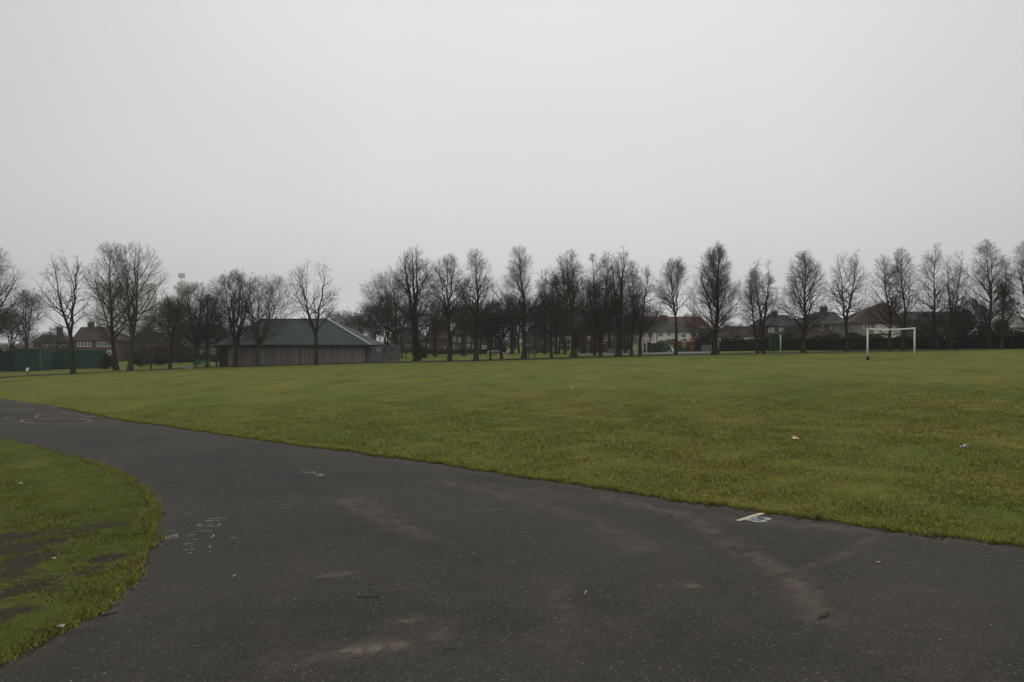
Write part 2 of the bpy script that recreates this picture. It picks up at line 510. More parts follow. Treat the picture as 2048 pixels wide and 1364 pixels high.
dirt = seg_field([
    ([(680,1000),(740,1030),(830,1072)], .07, .8), ([(715,997),(790,1038),(850,1075)], .07, .8),
    ([(880,962),(1050,1000),(1180,1040),(1290,1095)], .12, .6), ([(1200,990),(1370,1030),(1480,1100),(1590,1160),(1650,1240)], .11, .95),
    ([(960,968),(1200,1002),(1400,1030),(1480,1045)], .12, .45),
    ([(1540,1045),(1640,1050),(1740,1068)], .14, .9), ([(1750,1072),(1690,1110),(1600,1140)], .05, .6),
    ([(640,1150),(700,1148)], .05, .9), ([(790,1243),(830,1240)], .06, .7), ([(1355,1172),(1400,1174)], .05, .8),
    ([(1690,1298),(1745,1302)], .06, .7), ([(1115,1160),(1128,1265)], .09, .5), ([(560,1325),(700,1305),(880,1270)], .12, .6),
    ([(1250,1260),(1100,1290)], .14, .35), ([(1820,1190),(1850,1330)], .3, .25)])
ed = YY - edge_y(XX)
dirt = np.maximum(dirt, .9 * np.exp(-(np.clip(-ed, 0, 9) / .22) ** 2))
pl = np.full(XX.shape, 9.0)
sub = (XX > -12) & (YY < 17) & (XX < 2) & (YY > 2)
LS = LBD[np.linalg.norm(LBD, axis=1) < 18]
if sub.any():
    px_, py_ = XX[sub], YY[sub]
    bd = np.full(len(px_), 9.0)
    for a in LS[::2]:
        bd = np.minimum(bd, np.hypot(px_ - a[0], py_ - a[1]))
    pl[sub] = bd
dirt = np.maximum(dirt, .7 * np.exp(-(pl / .11) ** 2))
fattr(path, 'dirt', dirt)
fattr(path, 'pale', seg_field([([(700,1302),(735,1300),(790,1294)], .05, 1.0), ([(640,1152),(690,1149)], .02, .8), ([(1372,1173),(1392,1174)], .025, .8),
                               ([(560,1200),(590,1198)], .02, .4), ([(950,1022),(1000,1018)], .03, .5), ([(795,1243),(815,1241)], .02, .7)]))

# the big playing field, from the path edge out past the trees and to the horizon
row_px = [(-300,790),(-150,772),(0,755),(146,749),(240,743.5),(440,735),(590,731),(738,727),(900,724),(1048,720),(1200,715.5),(1351,711.5),(1516,708.5),(1700,705),(1900,700.8),(2048,698.2),(2300,691)]
ROW = np.array([P(*p)[:2] for p in row_px])
xs = np.concatenate([np.linspace(-1250, -130, 20), np.arange(-125, -22, 1.2), np.arange(-21, 9, .1), np.arange(9, 125, 1.2), np.linspace(130, 1250, 20)])
ts = np.concatenate([[0, .03, .07, .12, .2, .3, .45, .6, .8], np.arange(1, 135, .9), np.linspace(140, 260, 14), np.linspace(290, 1240, 14)])
XX, TT = np.meshgrid(xs, ts)
EY = edge_y(XX)
YY = EY + TT
lip = .035 * sstep(0, .22, TT) - .012
bumps = .012 * np.sin(XX * 2.1 + 1.3 * np.sin(YY * 1.1)) * np.sin(YY * 1.7 + XX * .6) * sstep(.2, 1.5, TT)
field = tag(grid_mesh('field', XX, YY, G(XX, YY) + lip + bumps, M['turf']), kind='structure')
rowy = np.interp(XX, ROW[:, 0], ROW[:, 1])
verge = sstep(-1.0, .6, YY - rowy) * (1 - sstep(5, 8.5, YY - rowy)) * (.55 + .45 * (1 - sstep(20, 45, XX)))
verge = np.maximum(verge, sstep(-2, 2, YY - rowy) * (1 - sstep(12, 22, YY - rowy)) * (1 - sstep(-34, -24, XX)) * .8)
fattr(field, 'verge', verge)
fattr(field, 'soil', (1 - sstep(.02, .14, TT)) * .9)

# small lawn at the left
cen = np.array((-10.5, 9.0))
rings = np.r_[1, .994, .985, .97, np.linspace(.955, .06, 44)]
VX = np.concatenate([np.stack([cen[0] + (LBD[:, 0] - cen[0]) * r, cen[1] + (LBD[:, 1] - cen[1]) * r,], 1) for r in rings])
n = len(LBD)
soilv = np.repeat(np.interp(rings, [.955, .97, .985, .994, 1], [0, .1, .35, .8, .95]), n)
zz = G(VX[:, 0], VX[:, 1]) + np.repeat(np.interp(rings, [.955, .97, .985, .994, 1], [.036, .034, .028, .012, -.015]), n)
zz += .01 * np.sin(VX[:, 0] * 3.1) * np.sin(VX[:, 1] * 2.3)
patch = np.array([P(60, 1100)[:2], P(20, 1085)[:2], P(75, 1125)[:2], P(170, 1150)[:2], P(215, 1125)[:2], P(10, 1195)[:2], P(20, 1240)[:2]])
prad = np.array((.36, .36, .30, .17, .2, .22, .2))
def bare(X, Y):
    b = np.zeros(len(X))
    for p, a in zip(patch, prad):
        b = np.maximum(b, np.exp(-(((X - p[0]) / a) ** 2 + ((Y - p[1]) / (a * 1.5)) ** 2) ** 1.5))
    return b * (.75 + .25 * np.sin(X * 9) * np.sin(Y * 7 + 1))
def mud(X, Y):
    c_ = .5 + .25 * (np.sin((X + 3) * 2.6 + 1.7 * np.sin((Y - 1) * 2.6 * .7)) + np.sin((Y - 1) * 2.6 * 1.3 + 2.1 * np.sin((X + 3) * 2.6 * .6 + 1)))
    return .55 * sstep(.66, .9, c_) * (1 - .6 * sstep(8.5, 12.5, Y))
soilv = np.maximum(soilv, np.maximum(bare(VX[:, 0], VX[:, 1]), mud(VX[:, 0], VX[:, 1]) * (rings.repeat(n) < .99)))
i = np.arange(len(rings) * n).reshape(len(rings), n)
q = np.stack([i[:-1], np.roll(i, -1, 1)[:-1], np.roll(i, -1, 1)[1:], i[1:]], -1).reshape(-1, 4)
cv = len(VX)
tr = np.stack([i[-1], np.roll(i[-1], -1), np.full(n, cv)], -1)
V3 = np.vstack([np.c_[VX, zz], [[cen[0], cen[1], float(G(*cen)) + .036]]])
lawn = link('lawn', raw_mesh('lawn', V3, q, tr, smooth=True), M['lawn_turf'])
tag(lawn, kind='structure')
fattr(lawn, 'verge', np.zeros(len(V3)))
fattr(lawn, 'soil', np.r_[soilv, 0])

# blades of grass
def blades(name, X, Y, h, w, lean, zoff, label, seed, m='blade'):
    r = np.random.default_rng(seed)
    n = len(X)
    yaw = r.uniform(0, 2 * np.pi, n); la = r.uniform(0, 2 * np.pi, n); ln = lean * r.uniform(.1, 1, n) * h
    Z = G(X, Y) + zoff
    dx, dy = np.cos(yaw) * w / 2, np.sin(yaw) * w / 2
    v = np.empty((n, 3, 3), np.float32)
    v[:, 0] = np.stack([X - dx, Y - dy, Z], 1); v[:, 1] = np.stack([X + dx, Y + dy, Z], 1)
    v[:, 2] = np.stack([X + np.cos(la) * ln, Y + np.sin(la) * ln, Z + h], 1)
    o = link(name, raw_mesh(name, v, None, np.arange(3 * n).reshape(n, 3)), M[m])
    return tag(o, label, 'grass', kind='stuff')
r = np.random.default_rng(3)
# lawn: sampled in the part the camera can see
def clump(X, Y, s, r):
    return .5 + .25 * (np.sin(X * s + 1.7 * np.sin(Y * s * .7)) + np.sin(Y * s * 1.3 + 2.1 * np.sin(X * s * .6 + 1)))
n = 620000
Y = 4.0 + 19 * r.random(n) ** 1.6
X = -.64 * Y + r.random(n) * (.60 * Y)
k = inside(LBD, X, Y)
X, Y = X[k], Y[k]
b = np.maximum(bare(X, Y), mud(X, Y)) + .55 * (clump(X * 1.3, Y, 13, r) - .5) + .25 * (clump(X, Y * 1.2, 31, r) - .5)
k = r.random(len(X)) > sstep(.30, .62, b) * .95
X, Y = X[k], Y[k]
cl = clump(X, Y, 5.5, r)
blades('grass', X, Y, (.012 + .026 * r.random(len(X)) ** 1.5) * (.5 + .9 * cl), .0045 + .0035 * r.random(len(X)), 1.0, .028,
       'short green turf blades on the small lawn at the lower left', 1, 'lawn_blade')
# field: dense near the path edge, thinning out with distance
n = 1000000
Y = 5.5 + 40 * r.random(n) ** 1.7
X = -.66 * Y + 1.32 * Y * r.random(n)
d = Y - edge_y(X)
k = (d > -.02) & (r.random(n) > sstep(18, 45, Y + 3 * np.sin(X * .4)))
X, Y, d = X[k], Y[k], d[k]
cl = clump(X, Y, 3.7, r)
s = .8 + .05 * Y
hb = (.010 + .018 * r.random(len(X)) ** 1.5) * (.6 + .8 * cl) * np.minimum(s, 1.7) * (1 - .7 * sstep(20, 40, Y))
blades('grass', X, Y, hb, (.006 + .004 * r.random(len(X))) * s, 1.1, .020, 'short olive turf blades along the near side of the playing field', 2)
# rough longer tufts hanging over the tarmac edges
n = 26000
Xe = -17 + 23 * r.random(n); Ye = edge_y(Xe) + np.abs(r.normal(0, .05, n)) - .01
ii = r.integers(0, len(LS), 22000)
Le = LS[ii] + r.normal(0, .03, (22000, 2))
Xa, Ya = np.r_[Xe, Le[:, 0]], np.r_[Ye, Le[:, 1]]
blades('grass', Xa, Ya, .02 + .04 * r.random(len(Xa)), .005 + .004 * r.random(len(Xa)), 1.4, .004, 'ragged grass fringe hanging over the tarmac edges', 3, 'moss_blade')
# fallen leaves and crumbs
def flakes(name, X, Y, size, zoff, m, label, cat, seed):
    r = np.random.default_rng(seed); n = len(X)
    a = r.uniform(0, 6.3, n); Z = G(X, Y) + zoff
    v = np.empty((n, 8, 3), np.float32)
    c, s = np.cos(a), np.sin(a)
    for j, (u, w, h) in enumerate(((-1,-.5,0),(1,-.5,0),(1,.5,0),(-1,.5,0),(-.8,-.4,.4),(.8,-.4,.3),(.8,.4,.4),(-.8,.4,.3))):
        v[:, j] = np.stack([X + size * (u * c - w * s), Y + size * (u * s + w * c), Z + size * h], 1)
    f = np.array([(0,1,5,4),(1,2,6,5),(2,3,7,6),(3,0,4,7),(4,5,6,7)])
    q = (np.arange(n)[:, None, None] * 8 + f).reshape(-1, 4)
    return tag(link(name, raw_mesh(name, v, q), m), label, cat, kind='stuff')
t = NT('fallen_leaf', .9, .1)
M['fallen'] = t.done(t.mix(t.island(), (.10, .06, .03), (.21, .16, .11)))
t = NT('soil_crumb', .95, .1)
M['soil_crumb'] = t.done(t.mix(t.island(), (.020, .015, .010), (.085, .060, .035)))
t = NT('pebble', .9, .2)
M['pebble'] = t.done(t.mix(t.island(), (.07, .065, .055), (.34, .31, .26)))
n = 900
Y = 5 + 9 * r.random(n); X = -.6 * Y + .45 * Y * r.random(n)
k = inside(LBD, X, Y)
flakes('leaf_litter', X[k], Y[k], .006 + .016 * r.random(k.sum()) ** 2, .04, M['fallen'], 'small brown leaf scraps strewn over the lawn', 'leaf litter', 4)
n = 1500
Y = 5 + 13 * r.random(n) ** 1.2; X = -.6 * Y + 1.2 * Y * r.random(n)
k = ~inside(LBD, X, Y) & (Y < edge_y(X) - .05)
flakes('grit', X[k], Y[k], .003 + .006 * r.random(k.sum()) ** 5, .001, M['pebble'], 'pale grit and tiny stones scattered over the tarmac', 'grit', 5)

n = 2600
Xe = -16 + 22 * r.random(n); Ye = edge_y(Xe) - np.abs(r.normal(0, .07, n))
ii = r.integers(0, len(LS), 1800); Le = LS[ii] + r.normal(0, .05, (1800, 2))
flakes('edge_crumbs', np.r_[Xe, Le[:, 0]], np.r_[Ye, Le[:, 1]], .004 + .014 * r.random(4400) ** 3, .002, M['soil_crumb'], 'crumbs of soil and rotten leaf along the tarmac edges', 'soil crumbs', 6)
# narrow tarmac path along the row of trees
def strip(name, A, B, z, m, n=160):
    t = np.linspace(0, 1, n)
    def rs(Q):
        s = np.r_[0, np.cumsum(np.linalg.norm(np.diff(Q, axis=0), axis=1))]
        return np.stack([np.interp(t * s[-1], s, Q[:, 0]), np.interp(t * s[-1], s, Q[:, 1])], 1)
    a, b = rs(A), rs(B)
    w = np.linspace(0, 1, 5)[:, None, None]
    g = a * (1 - w) + b * w
    return grid_mesh(name, g[..., 0], g[..., 1], G(g[..., 0], g[..., 1]) + z, m)
PA = ROW.copy()
PB = ROW + np.array((0, 1)) * 5.0
t = NT('dark_tarmac', .9, .1); M['tarmac_dark'] = t.done(t.mix(t.noise(.5, 4), (.016, .014, .011), (.030, .027, .021)))  # tarmac in a darker tone for the tree-line path
o = strip('path', PA, PB, .045, M['tarmac_dark'])
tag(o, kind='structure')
# pale play surface beyond the trees
A = np.array([P(1152, 710.5)[:2], P(1230, 709.5)[:2], P(1330, 708.5)[:2], P(1438, 707.5)[:2]])
B = A + np.array([(0, 18), (0, 24), (0, 26), (1, 24)])
tag(strip('playground_surface', A, B, .06, M['court'], 60), kind='structure')

# ------------------------------------------------------------------ trees
def nrm(v): return v / (np.linalg.norm(v, axis=-1, keepdims=True) + 1e-9)
def grow(S, D, Ln, K, trop, wig, rng):
    n = len(S); pts = np.empty((n, K, 3)); pts[:, 0] = S; d = D.copy(); st = (Ln / (K - 1))[:, None]
    for k in range(1, K):
        pts[:, k] = pts[:, k - 1] + d * st
        d = nrm(d + np.array((0, 0, trop)) + rng.normal(0, wig, (n, 3)))
    return pts
class TB:
    def __init__(s): s.v, s.q, s.t, s.n = [], [], [], 0
    def tubes(s, pts, rad, S, tip=True):
        """pts [n,K,3], rad [n,K]"""
        n, K, _ = pts.shape
        T = nrm(pts[:, -1] - pts[:, 0])
        ref = np.where(np.abs(T[:, 2:3]) > .9, np.array((1., 0, 0)), np.array((0, 0, 1.)))
        A = nrm(np.cross(T, ref)); B = np.cross(T, A)
        an = 2 * np.pi * np.arange(S) / S
        ring = np.cos(an)[None, :, None] * A[:, None] + np.sin(an)[None, :, None] * B[:, None]
        KK = K - 1 if tip else K
        v = pts[:, :KK, None] + rad[:, :KK, None, None] * ring[:, None]
        v = v.reshape(n, KK * S, 3)
        per = KK * S + (1 if tip else 0)
        if tip: v = np.concatenate([v, pts[:, -1:]], 1)
        s.v.append(v.reshape(-1, 3))
        base = s.n + np.arange(n) * per
        k = np.arange(S); k2 = (k + 1) % S
        if KK > 1:
            f = np.concatenate([np.stack([i*S+k, i*S+k2, (i+1)*S+k2, (i+1)*S+k], -1) for i in range(KK - 1)])
            s.q.append((base[:, None, None] + f).reshape(-1, 4))
        if tip:
            f = np.stack([(KK-1)*S+k, (KK-1)*S+k2, np.full(S, KK*S)], -1)
            s.t.append((base[:, None, None] + f).reshape(-1, 3))
        s.n += n * per
    def mesh(s, name, smooth):
        return raw_mesh(name, np.concatenate(s.v), np.concatenate(s.q) if s.q else None, np.concatenate(s.t) if s.t else None, smooth)
def kids(pts, rad, m, t0, t1, ang, rng, jit=.25):
    """m children on each of n parents: start, direction, parent radius, t"""
    n, K, _ = pts.shape
    t = t0 + (t1 - t0) * (np.arange(m)[None] + rng.random((n, m))) / m
    x = t * (K - 1); i = np.minimum(x.astype(int), K - 2); f = (x - i)[..., None]
    ar = np.arange(n)[:, None]
    a, b = pts[ar, i], pts[ar, i + 1]
    S = a * (1 - f) + b * f; T = nrm(b - a)
    rp = rad[ar, i] * (1 - f[..., 0]) + rad[ar, i + 1] * f[..., 0]
    ps = np.arange(m)[None] * 2.399 + rng.uniform(0, 6.28, (n, 1)) + rng.normal(0, .4, (n, m))
    ref = np.where(np.abs(T[..., 2:3]) > .9, np.array((1., 0, 0)), np.array((0, 0, 1.)))
    A = nrm(np.cross(T, ref)); B = np.cross(T, A)
    al = (ang(t) if callable(ang) else np.full(t.shape, ang)) * (1 + jit * rng.normal(0, 1, t.shape))
    al = np.clip(al, .15, 1.6)
    D = np.cos(al)[..., None] * T + np.sin(al)[..., None] * (np.cos(ps)[..., None] * A + np.sin(ps)[..., None] * B)
    return S.reshape(-1, 3), D.reshape(-1, 3), rp.ravel(), t.ravel(), np.repeat(np.arange(n), m)

SHAPES = {'ovate': (.66, .60), 'round': (.92, .48), 'fan': (1.4, .58), 'column': (.85, .42), 'cone': (.5, .8)}
def make_tree(seed, H, Rc, zc, r0, nlead=1, shape='ovate', off=0.0, dens=1.0, fork=None, limbs=34, lean=0.0, tw=.0085, epi=0, upang=1.0):
    """bare winter tree: returns (trunk mesh, crown mesh); base at the origin, height H, crown radius Rc from height zc"""
    rng = np.random.default_rng(seed)
    p, e = SHAPES[shape]
    def env(z):
        zn = np.clip((z - zc) / (H - zc), 0, 1)
        return Rc * np.sin(np.pi * zn ** p) ** e
    def axis(z): return off * sstep(0, 1, np.clip((z - zc * .5) / (H * .7), 0, 1)) + lean * np.clip(z / H, 0, 1)
    tb, cb = TB(), TB()
    fork = zc if fork is None else fork
    if nlead == 1:
        K = 16
        t = np.linspace(0, 1, K)
        z = t * H * .985
        ph = rng.uniform(0, 6.3, 4)
        x = axis(z) * .9 + .012 * H * (np.sin(t * 5 + ph[0]) - math.sin(ph[0])) + .006 * H * (np.sin(t * 13 + ph[1]) - math.sin(ph[1]))
        y = .012 * H * (np.sin(t * 4.3 + ph[2]) - math.sin(ph[2]))
        lead = np.stack([x, y, z], 1)[None]
        lr = (r0 * ((1 - t) ** 1.15 + .02) * (1 + .45 * np.exp(-t * 28)))[None]
        lr[0, -1] = .012
        tb.tubes(lead, lr, 8)
    else:
        K = 6
        t = np.linspace(0, 1, K); z = t * fork
        ph = rng.uniform(0, 6.3, 2)
        tr = np.stack([axis(z) + .02 * fork * (np.sin(t * 3 + ph[0]) - math.sin(ph[0])), .02 * fork * (np.sin(t * 3 + ph[1]) - math.sin(ph[1])), z], 1)[None]
        trr = (r0 * (1 - .22 * t) * (1 + .45 * np.exp(-t * 9)))[None]
        tb.tubes(tr, trr, 8, tip=False)
        K = 12; lead = []; lr = []
        a0 = rng.uniform(-.5, .5)
        for j in range(nlead):
            az = a0 + 2 * math.pi * j / nlead + rng.normal(0, .2)
            zt = H * (1 - .10 * rng.random() * (j > 0))
            rr = (.42 if nlead < 4 else .62) * Rc * (.75 + .5 * rng.random())
            if j == 0 and nlead > 2: rr *= .3
            rt = min(rr, env(zt * .93) * .9 + .05)
            tgt = np.array((axis(zt) + rr * math.cos(az), rr * math.sin(az), zt - .6 * (rr - rt)))
            s0 = tr[0, -1 if j else -1] - np.array((0, 0, .25 * fork * rng.random() * .3))
            c1 = s0 + np.array(((tgt[0] - s0[0]) * .55, (tgt[1] - s0[1]) * .55, (tgt[2] - s0[2]) * .42))
            t = np.linspace(0, 1, K)[:, None]
            b = (1 - t) ** 2 * s0 + 2 * t * (1 - t) * c1 + t * t * tgt
            b[1:-1] += rng.normal(0, .006 * H, (K - 2, 3))
            lead.append(b)
            lr.append(r0 * (.74 if nlead == 2 else .62 if nlead == 3 else .5) * ((1 - t[:, 0]) ** 1.1 + .03))
        lead, lr = np.array(lead), np.array(lr)
        lr[:, -1] = .010
        tb.tubes(lead, lr, 7)
    m = max(7, int(limbs * 1.5 / len(lead)))
    t0 = max(.02, zc / H * .92) if nlead == 1 else .04
    S, D, rp, t, _ = kids(lead, lr, m, t0, .97, lambda q: (1.15 - .62 * q) * upang, rng)
    # a few limbs are missing, as on real trees
    gap_az = rng.uniform(0, 6.28); gz = rng.uniform(.35, .8) * H
    az_ = np.arctan2(D[:, 1], D[:, 0])
    kk = (rng.random(len(S)) > .10) & ~((np.cos(az_ - gap_az) > .55) & (np.abs(S[:, 2] - gz) < .09 * H))
    S, D, rp, t = S[kk], D[kk], rp[kk], t[kk]
    # keep the limb inside the crown's outline
    Ls = np.linspace(.06, 1.25, 24) * max(Rc, (H - zc) * .5)
    Du = nrm(D + np.array((0, 0, .38)))
    ends = S[:, None] + Du[:, None] * Ls[None, :, None]
    ok = (np.hypot(ends[..., 0] - axis(ends[..., 2]), ends[..., 1]) <= env(ends[..., 2]) * 1.0) & (ends[..., 2] < H * .99)
    best = np.where(ok, Ls[None], .06 * Rc).max(1) * rng.uniform(.66, 1.12, len(S))
    Ln = np.maximum(best, .35)
    l1 = grow(S, D, Ln, 8, .06, .075, rng)
    b1 = np.minimum(rp * .55, .012 + Ln * .014)
    q = np.linspace(0, 1, 8)
    r1 = b1[:, None] * (1 - .86 * q[None])
    tb.tubes(l1, r1, 5)
    def ends_ok(S, D, Ln, cut=.45):
        e_ = S + nrm(D + np.array((0, 0, .2))) * Ln[:, None]
        out = (np.hypot(e_[:, 0] - axis(e_[:, 2]), e_[:, 1]) > env(e_[:, 2]) * 1.05 + .08) | (e_[:, 2] > H * 1.01)
        return np.where(out, Ln * cut, Ln)
    def thin(pl, ref, *arrs):
        # short parents carry fewer children
        k = rng.random(len(pl)) < np.clip(pl / ref, .12, 1)
        return [a_[k] for a_ in arrs]
    m2 = max(4, int(round(12 * dens)))
    S, D, rp, t, pi = kids(l1, r1, m2, .10, .98, .80 * upang, rng)
    S, D, rp, t, pi = thin(Ln[pi], .55 * Rc, S, D, rp, t, pi)
    L2 = Ln[pi] * (.62 - .38 * t) * rng.uniform(.6, 1.15, len(S))
    L2 = np.clip(ends_ok(S, D, L2), .22, None)
    l2 = grow(S, D, L2, 5, .055, .07, rng)
    q = np.linspace(0, 1, 5)
    r2 = np.minimum(rp * .62, .008 + L2 * .011)[:, None] * (1 - .75 * q[None])
    r2 = np.maximum(r2, tw * .9)
    cb.tubes(l2, r2, 4)
    m3 = max(3, int(round(7 * dens)))
    S, D, rp, t, pi = kids(l2, r2, m3, .15, 1.0, .62 * upang, rng)
    S, D, rp, t, pi = thin(L2[pi], .75, S, D, rp, t, pi)
    L3 = np.clip(ends_ok(S, D, L2[pi] * (.75 - .35 * t) * rng.uniform(.55, 1.1, len(S))), .16, 1.3)
    l3 = grow(S, D, L3, 4, .06, .06, rng)
    r3 = np.full((len(l3), 4), tw) * np.array((1.0, .85, .7, .5))
    cb.tubes(l3, r3, 3)
    m4 = max(2, int(round(4 * dens)))
    S, D, rp, t, pi = kids(l3, r3, m4, .2, 1.0, .52, rng)
    S, D, rp, t, pi = thin(L3[pi], .40, S, D, rp, t, pi)
    L4 = np.clip(ends_ok(S, D, L3[pi] * rng.uniform(.5, 1.05, len(S))), .14, .85)
    l4 = grow(S, D, L4, 2, .06, .0, rng)
    cb.tubes(l4, np.full((len(l4), 2), tw * .72), 3)
    if epi:
        # dense short shoots on the trunk and lower limbs
        S, D, rp, t, pi = kids(lead[:1] if nlead == 1 else tr, lr[:1] if nlead == 1 else trr, epi, .12 if nlead == 1 else .3, min(.5, zc / H * 1.5 + .1) if nlead == 1 else 1.0, 1.15, rng)
        Le = rng.uniform(.5, 1.5, len(S)) * min(1.0, Rc / 3)
        le = grow(S, D, Le, 4, .12, .12, rng); re = np.full((len(le), 4), tw * 1.2) * np.array((1.2, 1, .8, .6))
        cb.tubes(le, re, 3)
        S, D, rp, t, pi = kids(le, re, 9, .1, 1, .8, rng)
        l5 = grow(S, D, rng.uniform(.25, .7, len(S)), 3, .1, .1, rng)
        r5 = np.full((len(l5), 3), tw); cb.tubes(l5, r5, 3)
        S, D, rp, t, pi = kids(l5, r5, 4, .2, 1, .7, rng)
        cb.tubes(grow(S, D, rng.uniform(.15, .45, len(S)), 2, .1, 0, rng), np.full((len(S), 2), tw * .75), 3)
    return tb.mesh('trunk', True), cb.mesh('crown', False)

def plant_tree(name, base, label, group, seed, bark='bark', twig='twig', **k):
    root = empty(name, base, label, 'tree', group)
    tm, cm = make_tree(seed, **k)
    link('trunk', tm, M[bark], root); link('crown', cm, M[twig], root)
    return root

